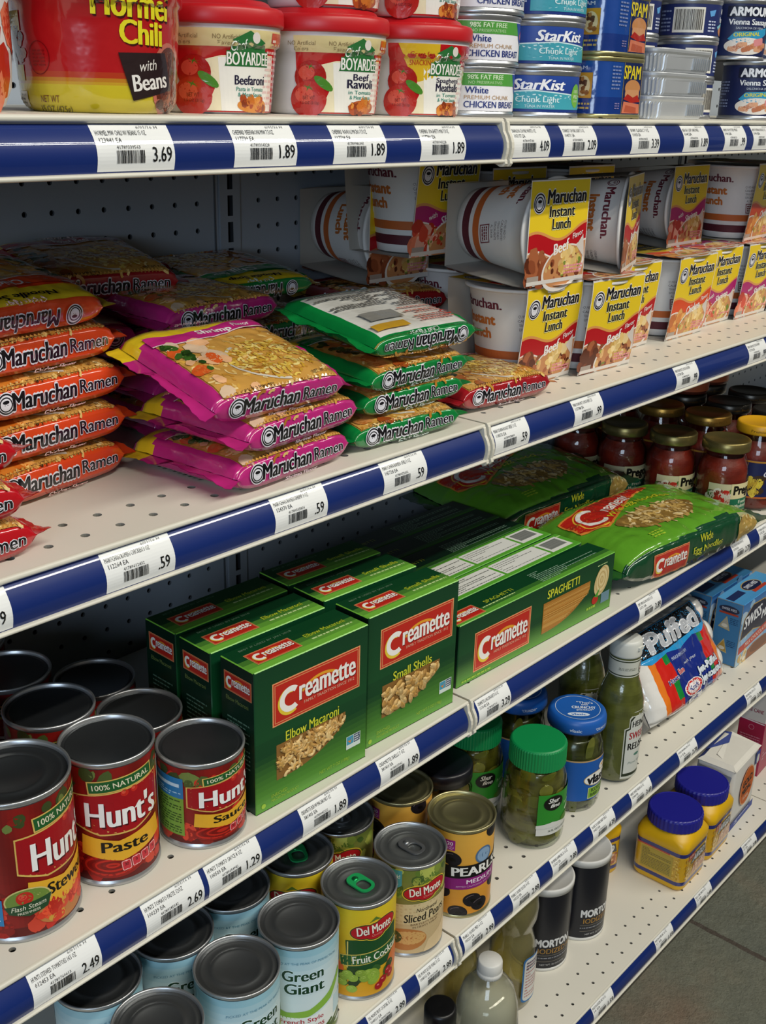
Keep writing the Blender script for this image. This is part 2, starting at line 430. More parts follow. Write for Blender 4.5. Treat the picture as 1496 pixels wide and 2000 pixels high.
# floor: worn green-grey slate tile
def floor_mat():
    m, n, l, b = nodemat('slate_tile')
    tc = n.new('ShaderNodeTexCoord'); sp = n.new('ShaderNodeSeparateXYZ'); l.new(tc.outputs['Object'], sp.inputs[0])
    def noi(sc, det=5, rough=.6, dist=0):
        k = n.new('ShaderNodeTexNoise'); k.inputs['Scale'].default_value = sc; k.inputs['Detail'].default_value = det
        k.inputs['Roughness'].default_value = rough; k.inputs['Distortion'].default_value = dist; l.new(tc.outputs['Object'], k.inputs['Vector']); return k
    big = noi(3.2, 5, .6, .25); med = noi(22, 8, .75, .0); fin = noi(160, 6, .75)
    cr = n.new('ShaderNodeValToRGB'); l.new(big.outputs['Fac'], cr.inputs['Fac'])
    e = cr.color_ramp.elements; e[0].position = .3; e[0].color = (*hx('72766a'), 1); e[1].position = .72; e[1].color = (*hx('8d7a66'), 1)
    k = cr.color_ramp.elements.new(.52); k.color = (*hx('80806f'), 1)
    mr = n.new('ShaderNodeMapRange'); mr.inputs['To Min'].default_value = .62; mr.inputs['To Max'].default_value = 1.3; l.new(med.outputs['Fac'], mr.inputs['Value'])
    mf = n.new('ShaderNodeMapRange'); mf.inputs['To Min'].default_value = .6; mf.inputs['To Max'].default_value = 1.4; l.new(fin.outputs['Fac'], mf.inputs['Value'])
    mm = n.new('ShaderNodeMath'); mm.operation = 'MULTIPLY'; l.new(mr.outputs[0], mm.inputs[0]); l.new(mf.outputs[0], mm.inputs[1])
    vs = n.new('ShaderNodeVectorMath'); vs.operation = 'SCALE'; l.new(cr.outputs[0], vs.inputs[0]); l.new(mm.outputs[0], vs.inputs['Scale'])
    # grout: distance to lines x = .698 + k*.45, y = .12 - k*.45
    def line(sock, off, per):
        a = n.new('ShaderNodeMath'); a.operation = 'SUBTRACT'; l.new(sock, a.inputs[0]); a.inputs[1].default_value = off - per / 2
        q = n.new('ShaderNodeMath'); q.operation = 'PINGPONG'; l.new(a.outputs[0], q.inputs[0]); q.inputs[1].default_value = per / 2
        t = n.new('ShaderNodeMath'); t.operation = 'GREATER_THAN'; l.new(q.outputs[0], t.inputs[0]); t.inputs[1].default_value = per / 2 - .0045
        return t
    wob = noi(40, 3); ad = n.new('ShaderNodeMath'); ad.operation = 'MULTIPLY_ADD'; l.new(wob.outputs['Fac'], ad.inputs[0]); ad.inputs[1].default_value = .006; l.new(sp.outputs['X'], ad.inputs[2])
    g1 = line(ad.outputs[0], .700, .62); g2 = line(sp.outputs['Y'], .24, .62)
    mx = n.new('ShaderNodeMath'); mx.operation = 'MAXIMUM'; l.new(g1.outputs[0], mx.inputs[0]); l.new(g2.outputs[0], mx.inputs[1])
    mc = n.new('ShaderNodeMix'); mc.data_type = 'RGBA'; l.new(mx.outputs[0], mc.inputs[0]); l.new(vs.outputs[0], mc.inputs[6]); mc.inputs[7].default_value = (*hx('5a5046'), 1)
    l.new(mc.outputs[2], b.inputs['Base Color'])
    # layered cleft relief
    vo = n.new('ShaderNodeTexVoronoi'); vo.feature = 'F1'; vo.inputs['Scale'].default_value = 6
    dis = noi(9, 4, .6); va = n.new('ShaderNodeVectorMath'); va.operation = 'MULTIPLY_ADD'; l.new(dis.outputs['Color'], va.inputs[0]); va.inputs[1].default_value = (.25, .25, .25); l.new(tc.outputs['Object'], va.inputs[2])
    l.new(va.outputs[0], vo.inputs['Vector'])
    st = n.new('ShaderNodeMath'); st.operation = 'SNAP'; st.inputs[1].default_value = .12; l.new(big.outputs['Fac'], st.inputs[0])
    s1 = n.new('ShaderNodeMath'); s1.operation = 'MULTIPLY_ADD'; s1.inputs[1].default_value = .5; l.new(med.outputs['Fac'], s1.inputs[0]); l.new(st.outputs[0], s1.inputs[2])
    s2 = n.new('ShaderNodeMath'); s2.operation = 'MULTIPLY_ADD'; s2.inputs[1].default_value = -.7; l.new(mx.outputs[0], s2.inputs[0]); l.new(s1.outputs[0], s2.inputs[2])
    bp = n.new('ShaderNodeBump'); bp.inputs['Strength'].default_value = 1; bp.inputs['Distance'].default_value = .03; l.new(s2.outputs[0], bp.inputs['Height']); l.new(bp.outputs['Normal'], b.inputs['Normal'])
    b.inputs['Roughness'].default_value = .5
    return m
M['slate'] = floor_mat()
m = MB(); m.quad((-400, -260, 0), (600, -260, 0), (600, 60, 0), (-400, 60, 0), 'ffffff', 'slate'); struct(m.build('floor'))
m = MB(); m.quad((-400, -260, 275), (-400, 60, 275), (600, 60, 275), (600, -260, 275), '8f8d88', 'paper'); struct(m.build('ceiling'))
m = MB(); m.quad((-400, -260, 0), (600, -260, 0), (600, -260, 275), (-400, -260, 275), '5a5650', 'paper'); struct(m.build('wall_front'))

# price tags, each bent to the channel
def tag(z, x0, x1, price, l1, l2, where, wide=5.1):
    x0 = (x0 + x1) / 2 - wide / 2; x1 = x0 + wide
    a = Art(); W = x1 - x0
    a.text(l1, W * .36, 1.98, W * .64, .25, '3a3a3a', 2, .0, res=1)
    a.text(l2, W * .2, 1.62, W * .28, .25, '3a3a3a', 2, .0, res=1)
    a.text('6/01/16 H', W * .72, 2.26, W * .28, .15, '6a6a6a', 2, 0, res=1)
    a.text(str(41789000000 + R.randrange(10 ** 6)), W * .4, 1.26, W * .3, .19, '3a3a3a', 2, 0, res=1)
    a.bars(W * .24, .42, W * .6, 1.1, n=22)
    a.text(price, W * .83, .86, W * (.25 if len(price) > 3 else .17), .8, '101010', 2, .015, res=2)
    m = MB()
    n = 12; H = 2.38
    def mp(x, y, f):
        t = .97 - y / 2.45 * .985
        yy, zz = chan(t, .02 + f); return (x0 + x, yy, zz)
    hs = H / n
    for i in range(n):
        ins0 = .0; m.quad(mp(0, i * hs, 0), mp(W, i * hs, 0), mp(W, (i + 1) * hs, 0), mp(0, (i + 1) * hs, 0), 'eeeeec', 'strip')
    stamp(m, a, mp, 'strip', ml=.8)
    o = m.build('price_tag'); o.location = (0, 0, (z + H0) * S)
    tagt(o, 'white shelf price tag reading %s %s' % (price, where), 'price tag', 'white barcode price tags')
for t in (
 (Z1, -37.2, -31.9, '3.69', 'HORMEL MW CHILI W/ BEANS 15 OZ', '123841 EA', 'under the red chili tub'),
 (Z1, -27.7, -22.4, '1.89', 'CHEFBRD BEEFARONI MW 7.5OZ', '117739 EA', 'under the leftmost red lidded bowl'),
 (Z1, -19.5, -13.8, '1.89', 'CHEFBRD RAVIOLI MICRO 7.5OZ', '117738 EA', 'under the middle red lidded bowl'),
 (Z1, -10.4, -5.4, '1.89', 'CHEFBRD SPAGHETTI M/B 7.5OZ', '117740 EA', 'under the rightmost red lidded bowl'),
 (Z1, .7, 5.7, '4.09', 'SWANSON CHUNK WHITE 5 OZ', '107177 EA', 'just right of the top shelf joint'),
 (Z1, 7.7, 13.0, '2.09', 'STARKIST CHUNK LIGHT 5 OZ', '104771 EA', 'under the blue tuna tins'),
 (Z1, 18.8, 23.8, '3.39', 'SPAM CLASSIC 7 OZ', '110053 EA', 'under the blue luncheon meat cans'),
 (Z1, 28.6, 33.7, '1.89', 'BEACH CLIFF SARDINES', '104 EA', 'under the bare silver tins'),
 (Z1, 37.3, 42.4, '.99', 'ARMOUR POTTED MEAT', '190 EA', 'under the navy potted meat cans'),
 (Z1, 44.1, 49.2, '.99', 'ARMOUR VIENNA SAUSAGE 5 OZ', '190 EA', 'at the far right of the top shelf'),
 (Z2, -49.6, -44.5, '.59', 'MARUCHAN RAMEN BEEF 3 OZ', '112263 EA', 'at the left picture edge'),
 (Z2, -38.3, -33.2, '.59', 'MARUCHAN RAMEN CHICKEN 3 OZ', '112264 EA', 'under the empty front of the ramen shelf'),
 (Z2, -24.6, -19.5, '.59', 'MARUCHAN RAMEN SHRIMP 3 OZ', '124370 EA', 'under the pink ramen stack'),
 (Z2, -13.4, -8.3, '.59', 'MARUCHAN RAMEN CHILI 3 OZ', '145728 EA', 'under the green ramen stack'),
 (Z2, .8, 5.9, '.59', 'MARUCHAN ROAST BEEF 3 OZ', '118332 EA', 'under the single front red ramen pack'),
 (Z2, 13.3, 18.3, '.99', 'MARUCHAN INST LUNCH BEEF 2.25', '117788 EA', 'under the nearest noodle cup'),
 (Z2, 33.1, 38.3, '.99', 'MARUCHAN INST LUNCH CHICKEN', '117789 EA', 'under the middle noodle cups'),
 (Z2, 51.0, 56.2, '.99', 'MARUCHAN INST LUNCH SHRIMP', '117790 EA', 'at the right end of the noodle cup shelf'),
 (Z3, -45.8, -40.6, '2.49', 'HUNTS STEWED TOMATOES 14.5 OZ', '012453 EA', 'under the nearest stewed tomato can'),
 (Z3, -37.1, -31.8, '2.69', 'HUNTS TOMATO PASTE 12OZ', '100239 EA', 'under the tomato paste can'),
 (Z3, -31.45, -26.35, '1.29', 'HUNTS TOMATO SAUCE 8 OZ', '100503 EA', 'under the short tomato sauce can'),
 (Z3, -22.0, -16.8, '1.89', 'CREAMETTE ELBOW MACARONI 7 OZ', '381405 EA', 'under the elbow macaroni box'),
 (Z3, -12.9, -7.6, '1.89', 'CREAMETTE SHELLS 7 OZ', '381410 EA', 'under the small shells box'),
 (Z3, 1.0, 6.1, '3.29', 'CREAMETTE LONG SPAGHETTI 16 OZ', '113142 EA', 'under the long spaghetti box'),
 (Z3, 30.9, 36.2, '3.89', 'CRMT WIDE EGG NOODLES 12 OZ', '1371 EA', 'under the lime noodle bag'),
 (Z3, 55.2, 60.1, '2.79', 'PREGO FRSH MUSHROOM 14 OZ', '12754 EA', 'in front of the first pasta sauce jar'),
 (Z3, 63.0, 68.3, '2.79', 'CUCINA ANTICA 14 OZ', '11752 EA', 'in front of the yellow lidded jar'),
 (Z4, -13.4, -8.0, '2.99', 'DEL MONTE FRUIT COCKTAIL 15 OZ', '104011 EA', 'under the fruit cocktail can'),
 (Z4, -6.4, -.6, '2.99', 'DEL MONTE SLICED PEARS 15 OZ', '104012 EA', 'under the sliced pear can'),
 (Z4, 1.1, 6.2, '2.99', 'PEARLS OLIVES MED 6 OZ', '105221 EA', 'under the black olive can'),
 (Z4, 9.5, 14.8, '2.99', 'PEARLS OLIVES SLICED 4 OZ', '105222 EA', 'left of the pickle jar tag'),
 (Z4, 17.4, 22.3, '2.89', 'SHURFINE HAMB DILL SL 16 OZ', '117621 EA', 'under the green lidded pickle jar'),
 (Z4, 26.0, 30.9, '4.39', 'VLASIC KOSHER BABY DILLS', '10427 EA', 'under the blue lidded pickle jar'),
 (Z4, 34.8, 40.2, '3.49', 'HEINZ SWEET RELISH 26 OZ', '12044 EA', 'under the relish bottle'),
 (Z4, 47.4, 52.7, '2.79', 'J PUFFED MARSHMALLOWS 10 OZ', '11 EA', 'under the marshmallow bag'),
 (Z4, 68.0, 73.5, '3.29', 'SWISS MISS MILK CHOC 8 CT', '13 EA', 'under the blue cocoa boxes'),
 (Z5, 31.6, 36.7, '1.59', 'MORTON IODIZED SALT 26 OZ', '10 EA', 'on the bottom shelf in front of the salt'),
 (Z5, 48.6, 53.5, '1.59', 'MORTON PLAIN SALT 26 OZ', '11 EA', 'left of the yellow starch jars'),
 (Z5, 60.8, 66.2, '2.99', 'ARGO CORN STARCH 16 OZ', '12 EA', 'under the nearest yellow starch jar'),
 (Z5, 77.2, 82.6, '3.99', 'GOLD MEDAL FLOUR 2 LB', '13 EA', 'in front of the flour bag')):
    tag(*t)
# ================================================================ cans, cups, bowls
def can(r, h, bg, art, lid='ring', metal='b9bbbd', lidc='8a8d90', rot=0, span=None, tab='9a9c9e', mat='label', wrap=True):
    def b(p):
        m = MB()
        m.lathe([(r - .5, .12), (r - .22, .1), (r - .16, 0), (r - .03, .02), (r, .12), (r - .02, .3), (r - .12, .4), (r - .12, h - .42), (r - .02, h - .3), (r, h - .1), (r - .03, h), (r - .14, h), (r - .2, h - .1), (r - .24, h - .32)], metal, n=48)
        if not wrap: m.lathe([(r - .11, .4), (r - .11, h - .4)], metal, n=48)
        m.build('can_body', p)
        l = MB()
        pr = [(r - .24, h - .32), (r - .5, h - .34), (r - .58, h - .26), (r - .72, h - .26), (r - .8, h - .33), (r * .62, h - .33), (r * .6, h - .27), (r * .52, h - .27), (r * .5, h - .34)]
        if lid == 'flat': pr = [(r - .24, h - .32), (r - .42, h - .34), (r - .5, h - .27), (r - .56, h - .3)]
        l.lathe(pr + [(0, h - .33)], lidc, n=48)
        ld = l.build('lid', p)
        if lid == 'tab':
            t = MB(); z = h - .2; L = r * .36
            out = [(x, y, z) for x, y in rsec(1.8, 2.7, .7, 5, .0, -r * .05)]
            inn = [(x, y, z) for x, y in rsec(1.2, 1.4, .5, 5, .0, -r * .05 - .38)]
            up = lambda q, d: [(x, y, zz + d) for x, y, zz in q]
            t.rings([inn, up(inn, .12), up(out, .14), out, inn], tab, 'metal' if tab != '1f9a55' else 'plastic', smooth=False)
            t.lathe([(.3, z + .02), (.3, z + .2), (0, z + .22)], tab, 'metal', 12, cx=0, cy=r * .17 - .1)
            q = t.build('pull_tab', ld)
            if tab != '9a9c9e': q['label'] = 'green pull ring'
        if art or bg:
            m = MB(); rl = r - .09; z0, z1 = .45, h - .45; nn = 14
            col = bg if callable(bg) else (lambda z, a: hx(bg))
            m.lathe([(rl, z0 + (z1 - z0) * i / nn) for i in range(nn + 1)], lambda z, a: col((z - z0) / (z1 - z0), a), mat, 72)
            if art:
                A = Art(); art(A, r, h); stamp(m, A, mcyl(rl, h / 2, math.radians(rot)), mat, ml=.9)
            m.build('label', p)
    return b
def foodbits(A, x0, y0, x1, y1, n, cols, r0=.15, r1=.45, lv=.5): A.blobs(n, x0, y0, x1, y1, r0, r1, cols, lv)

def a_tomcan(word, size=1., side=False, flash=False):
    def f(A, r, h):
        H = h - .9; t = H / 2; k = H / 9
        foodbits(A, -9, -t + .3, 9, -t + 2.8 * k, 60, ('a3160f', 'c0281b', '7d120d', 'd0402a', '8b1a12'), .2, .7, .2)
        foodbits(A, -9, t - 2.4 * k, 9, t - .35, 55, ('a81c12', 'c92f20', '4c5c2a', '6d7d3d', '8a1610', '39451f'), .2, .6, .3)
        A.poly([(-3.1, -.1 * k), (-1.2, -.75 * k), (1.2, -.75 * k), (3.6, .1 * k), (3.6, 3.0 * k), (-3.1, 2.4 * k)], 'd9b25c', 1)
        A.poly([(-3.0, -.0 * k), (-1.2, -.62 * k), (1.2, -.62 * k), (3.5, .2 * k), (3.5, 2.9 * k), (-3.0, 2.3 * k)], 'a10d18', 1.3)
        A.tomato(.6, 2.45 * k, .26, 1.6); A.tomato(1.3, 2.55 * k, .24, 1.6)
        A.rect(-1.9, 2.75 * k, 2.9, 3.75 * k, 'd9b25c', 2, ang=.09); A.rect(-1.8, 2.84 * k, 2.8, 3.66 * k, '1f5a2a', 2.3, ang=.09)
        A.text('100% NATURAL', .5, 3.25 * k, 4.1, .42 * k, 'e8e0c0', 2.8, .01, ang=.09)
        A.text("Hunt's", .5, .95 * k, 5.2, 2.0 * k, 'f4f0ec', 3, .035, sh='4a0610')
        A.poly([(-2.5, -.7 * k), (0, -1.25 * k), (3.3, -.55 * k), (3.6, -2.1 * k), (0.2, -2.9 * k), (-2.6, -2.3 * k)], 'e6ad2e', 2.2)
        A.text(word, .5, -1.7 * k, 3.3 if len(word) < 6 else 3.6, .85 * k, '161008', 3, .03)
        if flash:
            A.ell(-2.6, -2.0 * k, 1.5, 1.0, 'cdbf7a', 3.2, 26); A.ell(-2.6, -2.0 * k, 1.4, .9, '6f8a3a', 3.4, 26); A.tomato(-2.8, -1.75 * k, .5, 3.6)
            A.poly([(-4.1, -2.3 * k), (-1.1, -1.9 * k), (-1.4, -2.75 * k), (-2.6, -3.05 * k), (-3.8, -2.8 * k)], '24482a', 4)
            A.text('Flash Steam', -2.6, -2.38 * k, 2.2, .35, 'e8e4cc', 4.5, 0, shear=.3, ang=.1); A.text('FRESHNESS', -2.6, -2.75 * k, 1.4, .18, 'e8e4cc', 4.5, 0, ang=.1)
            A.ell(.3, -3.3 * k, 2.4, 1.15, 'b8763e', 1.4, 26)
            A.blobs(34, -1.9, -4.1 * k, 2.4, -2.5 * k, .2, .5, ('d63a24', 'e2522f', 'b92416', 'c8452a', 'd0a03c'), 1.7)
        else:
            A.ell(-.4, -3.25 * k, 2.3, 1.0 * k, '8d150e', 1.4, 26)
            for q in range(5): A.ring(-.5, -3.2 * k, 2.0 - .38 * q, (.85 - .16 * q) * k, .16, ('c02618', '7a0f0a')[q % 2], 1.7 + .1 * q, 26)
        if not flash:
            for q in range(4):
                A.rect(.1 + q * .72, -3.75 * k + q * .13, .75 + q * .72, -2.95 * k + q * .13, 'f2b8b4', 2.5, ang=.12, r=.12); A.rect(.15 + q * .72, -3.7 * k + q * .13, .7 + q * .72, -3.0 * k + q * .13, 'c8323c', 2.8, ang=.12, r=.1)
                A.text(('30', '0', '5', '4')[q], .42 + q * .72, -3.25 * k + q * .13, .26 if q == 0 else .12, .25, '2a0a0a', 3.4, 0, ang=.12)
        if side:
            A.rect(-6.3, .9 * k, -3.3, 3.3 * k, '2a78b0', 2); A.rect(-6.2, 2.2 * k, -3.6, 2.6 * k, 'c8dceb', 2.4)
            A.fine(-6.1, 1.1 * k, -3.5, 1.9 * k, 3, 'a8cde6', 2.4)
            A.rect(-6.3, -3.6 * k, -3.3, .9 * k, '79a03c', 2); A.fine(-6.1, -3.4 * k, -3.5, .7 * k, 13, '35521c', 2.4)
        else:
            A.rect(4.2, -t + .2, 6.3, t - 1, 'e8e6e0', 2.2); A.bars(4.6, -1, 5.8, 1.5, lv=2.8)
        A.rect(-8.6, -t + .3, -6.8, t - .4, 'efece4', 2); A.fine(-8.5, -t + .5, -6.9, t - .7, 18, '4a4a48', 2.4)
        if flash: A.rect(-6.3, -.8, -4.5, 1.1, 'ece6da', 2.2); A.rect(-6.2, -.5, -4.65, .8, '7a3a2c', 2.5); A.rect(-6.4, -3.9, -4.2, -1.9, '2a80b8', 2.2); A.fine(-6.2, -3.6, -4.4, -2.2, 6, 'bcd8ea', 2.6)
    return f
def redbg(t, a):
    return mixc('6e0f0c', '8a1712', .5 + .5 * math.sin(a * 7 + t * 5)) if t > .08 else hx('5c0d0b')
K = {}
K['stew'] = Kind('tomato_can', 'food can', can(3.8, 10.6, redbg, a_tomcan('Stewed', flash=True), 'ring', lidc='54575a', rot=16))
K['paste'] = Kind('tomato_paste_can', 'food can', can(3.3, 9.9, redbg, a_tomcan('Paste'), 'flat', lidc='54575a', rot=-27))
K['sauce'] = Kind('tomato_sauce_can', 'food can', can(3.28, 7.2, redbg, a_tomcan('Sauce', side=True), 'flat', lidc='54575a', rot=-4))

def a_beans(A, r, h):
    t = h / 2 - .45
    A.text('PICKED AT THE PEAK OF PERFECTION', .2, t - 1.35, 6.4, .24, '5f93ab', 2, 0, warp=lambda x, y: (x, y - .03 * x * x))
    A.text('Green', 0, t - 2.7, 3.7, 1.15, '123c22', 3, .03, out='dff0f4'); A.text('Giant', .15, t - 4.1, 3.6, 1.15, '123c22', 3, .03, out='dff0f4')
    A.poly([(-5, -1.9), (-3.0, -1.2), (-1.5, -1.7), (.5, -1.5), (2.6, -.4), (4.2, 1.2), (4.4, .6), (2.8, -1.3), (.6, -2.2), (-2, -2.5), (-5, -2.6)], '8cba45', 2)
    A.poly([(-5, -2.4), (-2, -2.2), (1, -2.3), (4, -1.0), (4, -4.9), (-5, -4.9)], 'eef3ee', 2.2)
    A.poly([(-5.4, .4), (-4.2, .8), (-3.0, -.4), (-2.4, -1.7), (-3.2, -2.4), (-5.4, -2.2)], '1f4a24', 2.3)
    A.poly([(-4.9, -.2), (-4.0, .1), (-3.4, -.8), (-3.6, -1.6), (-4.8, -1.5)], '336b2e', 2.5)
    A.text('French Style', -.1, -2.75, 4.0, .62, 'b62b3a', 3, .015, ang=.05); A.text('Green Beans', 0, -3.45, 4.0, .62, 'b62b3a', 3, .015, ang=.05)
    for k in range(16):
        y = -t + R.uniform(.0, 1.1); x = R.uniform(-5.5, 4.5); a = R.uniform(-.5, .5)
        A.rect(x - 1.5, y - .17, x + 1.5, y + .17, R.choice(('4e6426', '6b7f35', '3c4f1e', '58702b')), 2.8, ang=a, r=.15)
    A.rect(3.2, -3.4, 4.7, -1.4, 'c2dde6', 3); A.ell(6.1, 1.0, .8, .8, '2a5f94', 3, 22); A.ring(6.1, 1.0, .8, .8, .1, 'dfe9ee', 3.5, 22)
    for q in range(3): A.rect(4.9 + q * .8, 2.9, 5.4 + q * .8, 3.5, '7a8c98', 2.6)
    A.rect(-9.5, -t + .3, -6.5, t - .8, 'dfe8ea', 2); A.fine(-9.3, -t + .6, -6.7, t - 1.1, 15, '56686e', 2.4)
bluebg = lambda t, a: mixc('e0eae8', 'cfe2e6', t / .7) if t < .7 else mixc('cfe2e6', '8fc0d0', (t - .7) / .3)
K['beans'] = Kind('green_bean_can', 'food can', can(3.65, 11, bluebg, a_beans, 'ring', lidc='77797a', rot=-38))
def dm_logo(A, x, y, s=1.):
    for k, c, lv in ((.2, 'e9c33a', 3.0), (.1, '2c4a22', 3.3), (0, 'b81622', 3.6)): [A.ell(x + a * s, y + b * s, ra * s + k, rb * s + k, c, lv, 26, .1) for a, b, ra, rb in ((-1.1, -.05, 1.2, .72), (1.05, .3, 1.25, .78), (0, -.1, 1.15, .85))]
    A.text('Del Monte', x, y + .18 * s, 3.5 * s, .95 * s, 'f6efe0', 4.2, .03, ang=.1, sh='5a0a10'); A.text('Quality', x + .2 * s, y - .55 * s, 1.1 * s, .3 * s, 'e48a80', 4.2, 0, shear=.3, ang=.1)
    A.poly([(x - .6 * s, y + .95 * s), (x, y + 1.5 * s), (x + .6 * s, y + 1.05 * s), (x + .1 * s, y + 1.15 * s)], '5c7a2c', 3.3)
def a_cocktail(A, r, h):
    t = h / 2 - .45
    A.poly([(-1.7, -1.9), (-1.9, 1.5), (3.6, 2.2), (3.6, -1.9)], '1c4d25', 2)
    A.rect(-1.75, -1.6, -1.62, 1.4, 'd9c36a', 2.4)
    A.poly([(-2.4, -1.5), (-2.5, -.2), (4, .6), (4, -.7)], 'cdb85a', 2.6); A.poly([(-2.3, -1.4), (-2.4, -.3), (4, .5), (4, -.6)], '225a2b', 2.8)
    A.text('Fruit Cocktail', 1.3, -.45, 5.0, .85, 'f1eedc', 3.2, .02, ang=.09)
    dm_logo(A, .9, 2.55, 1.0)
    for k in range(9):
        a = 1.0 + k * .22; A.poly([(-3.6, .9), (-3.3, 1.0), (-3.5 + 1.9 * math.cos(a), .9 + 2.2 * math.sin(a))], R.choice(('1f3d1c', '2c5426')), 2.2)
    A.ell(-3.6, .2, .9, 1.1, '8d6a26', 2.1); A.blobs(16, -4.3, -.7, -2.9, 1.0, .1, .2, ('c79a3a', '6f5420'), 2.3)
    A.ell(-3.2, -1.9, 1.2, 1.1, 'd9622c', 2.3); A.ell(-3.5, -1.6, .6, .6, 'e6974a', 2.5); A.ell(3.6, -2.1, 1.2, 1.3, 'd8702c', 2.3)
    A.blobs(16, -4, -3.4, 3.0, -1.6, .3, .6, ('27481d', '356028', '1c3716'), 2.6)
    for k in range(15): 
        x, y = R.uniform(-2.2, 1.6), R.uniform(-4.1, -2.1); A.ell(x, y, .52, .43, jit('8fae3e', .15), 3 + .02 * k, 14); A.ell(x - .12, y + .12, .22, .15, 'bcd06a', 3.03 + .02 * k, 8)
    for x, y in ((1.9, -3.6), (2.5, -2.9), (2.9, -3.5), (1.4, -4.1)): A.ell(x, y, .45, .45, 'a81420', 3.5, 14); A.ell(x - .1, y + .12, .15, .1, 'e07a78', 3.7, 8)
    A.rect(-9.5, -t + .3, -5.6, t - .8, 'e9dfb0', 2); A.fine(-9.2, -t + .6, -5.9, t - 1.1, 15, '54502e', 2.4)
K['cocktail'] = Kind('fruit_cocktail_can', 'food can', can(3.6, 10.8, lambda t, a: mixc('d99c1e', 'e0c428', t), a_cocktail, 'tab', lidc='8c8f8e', rot=-36, tab='1f9a55'))
def a_pears(A, r, h):
    t = h / 2 - .45
    A.blobs(40, -5, 1.2, 5, t - .1, .3, .7, ('5f7a2e', '83953c', '47602a', 'a3a94a', 'b8c05c'), .6)
    A.poly([(-4.4, t - .1), (-1.6, t - .1), (-1.6, t - 1.8), (-2.6, t - 2.5), (-4.4, t - 2.0)], '4aa0b8', 1.4)
    A.text('New Look!', -2.9, t - .8, 2.2, .45, 'eef6f8', 2, .02); A.fine(-3.9, t - 1.8, -1.9, t - 1.3, 2, 'd8ecf0', 2)
    A.poly([(-2.6, .9), (4.2, 1.3), (4.2, -4.9), (-2.6, -4.9)], 'cbb184', 2); A.poly([(-2.6, .9), (4.2, 1.3), (4.2, -.9), (-2.6, -1.5)], 'd8c394', 2.2)
    A.text('Northwest', 1.1, .35, 2.4, .45, '3a2c1c', 3, .01, shear=.3, ang=.1); A.text('Sliced Pears', 1.0, -.5, 4.6, .95, '1f1a12', 3, .02, shear=.2, ang=.1)
    A.text('BARTLETT PEARS', 1.0, -1.3, 3.2, .22, '6b5434', 3, 0, ang=.08); A.text('IN HEAVY SYRUP', 1.0, -1.65, 2.8, .22, '6b5434', 3, 0, ang=.08)
    A.ell(-1.1, -3.2, 2.2, 1.3, 'b9783e', 2.6, 26); A.ell(-.7, -3.0, 1.7, .8, 'd6a765', 2.8, 24); A.ell(-2.4, -3.0, 1.0, .8, '46502c', 3, 20)
    A.poly([(.8, -4.9), (1.3, -3.6), (3.0, -2.8), (4.4, -1.4), (4.4, -4.9)], 'e0c598', 3.2)
    A.ell(-3.1, -4.1, .6, .35, 'a8202c', 3.4, 16)
    dm_logo(A, .9, 2.35, .98)
    A.rect(-9.5, -t + .3, -5.6, t - .8, 'e4dcc8', 2); A.fine(-9.2, -t + .6, -5.9, t - 1.1, 15, '54503e', 2.4)
K['pears'] = Kind('sliced_pear_can', 'food can', can(3.6, 10.7, lambda t, a: mixc('9a7a4c', '6f7d36', t), a_pears, 'tab', lidc='8c8f8e', rot=-36))
def a_olives(A, r, h):
    t = h / 2 - .45
    for x, y in ((-2.1, 1.9), (2.6, t - .3), (3.3, -1.9), (-3.1, -2.1), (.3, -3.2), (1.2, -3.9), (-1.2, -4.6), (4.6, 1.5), (-4.8, 1.6), (5.4, -3.2)):
        A.ell(x, y, 1.05, .82, '17131a', 1.5, 24, ang=-.3); A.ell(x + .1, y - .1, .35, .22, '050405', 1.8, 14, ang=-.3); A.ring(x, y, .85, .62, .07, '6a5d63', 1.9, 10, 1.4, 2.7)
    A.ell(1.4, 2.1, 1.05, 1.0, '4f6f93', 2, 26); A.ell(1.4, 2.1, .85, .8, '89a6c4', 2.3, 26)
    A.rect(-3.6, -.3, 4.4, 1.25, '0f0d10', 2.6, ang=.05); A.text('PEARLS', .7, .5, 5.4, 1.05, 'f3f0ea', 3.2, .04, ang=.05)
    A.rect(-4.6, -1.7, 4.6, -.25, '8d1f78', 2.4, ang=.05); A.text('MEDIUM', 1.2, -.75, 3.3, .5, 'f3e4ee', 3.2, .02, ang=.05); A.text('PITTED CALIFORNIA RIPE OLIVES', .8, -1.32, 4.6, .2, 'd9a8cc', 3.2, 0, ang=.05)
    A.rect(-2.9, 2.9, -1.8, 4.1, '9a2480', 2.2, r=.1); A.text('20', -2.35, 3.7, .6, .4, 'f6e6f0', 3, .02); A.fine(-2.75, 3.0, -1.95, 3.4, 3, 'e8b8da', 3)
    A.text('CALIFORNIA', -3.3, -3.3, 1.4, .25, '5a4420', 2, .01); A.text('OLIVES', -3.3, -3.7, 1.0, .25, '5a4420', 2, .01)
    A.rect(-9.5, -t + .5, -6.5, t - 1, 'e8e4d4', 2); A.fine(-9.2, -t + .8, -6.7, t - 1.3, 14, '54503e', 2.4)
    A.rect(6.3, 2.0, 7.9, 3.6, '3a8ea8', 2); A.poly([(6.6, 2.4), (7.0, 3.3), (7.3, 2.5)], 'd8a43c', 2.4)
K['olives'] = Kind('olive_can', 'food can', can(3.56, 10.7, lambda t, a: mixc('d88f2c', 'e6ae48', t), a_olives, 'ring', metal='b5ad82', lidc='9a946c', rot=-32))

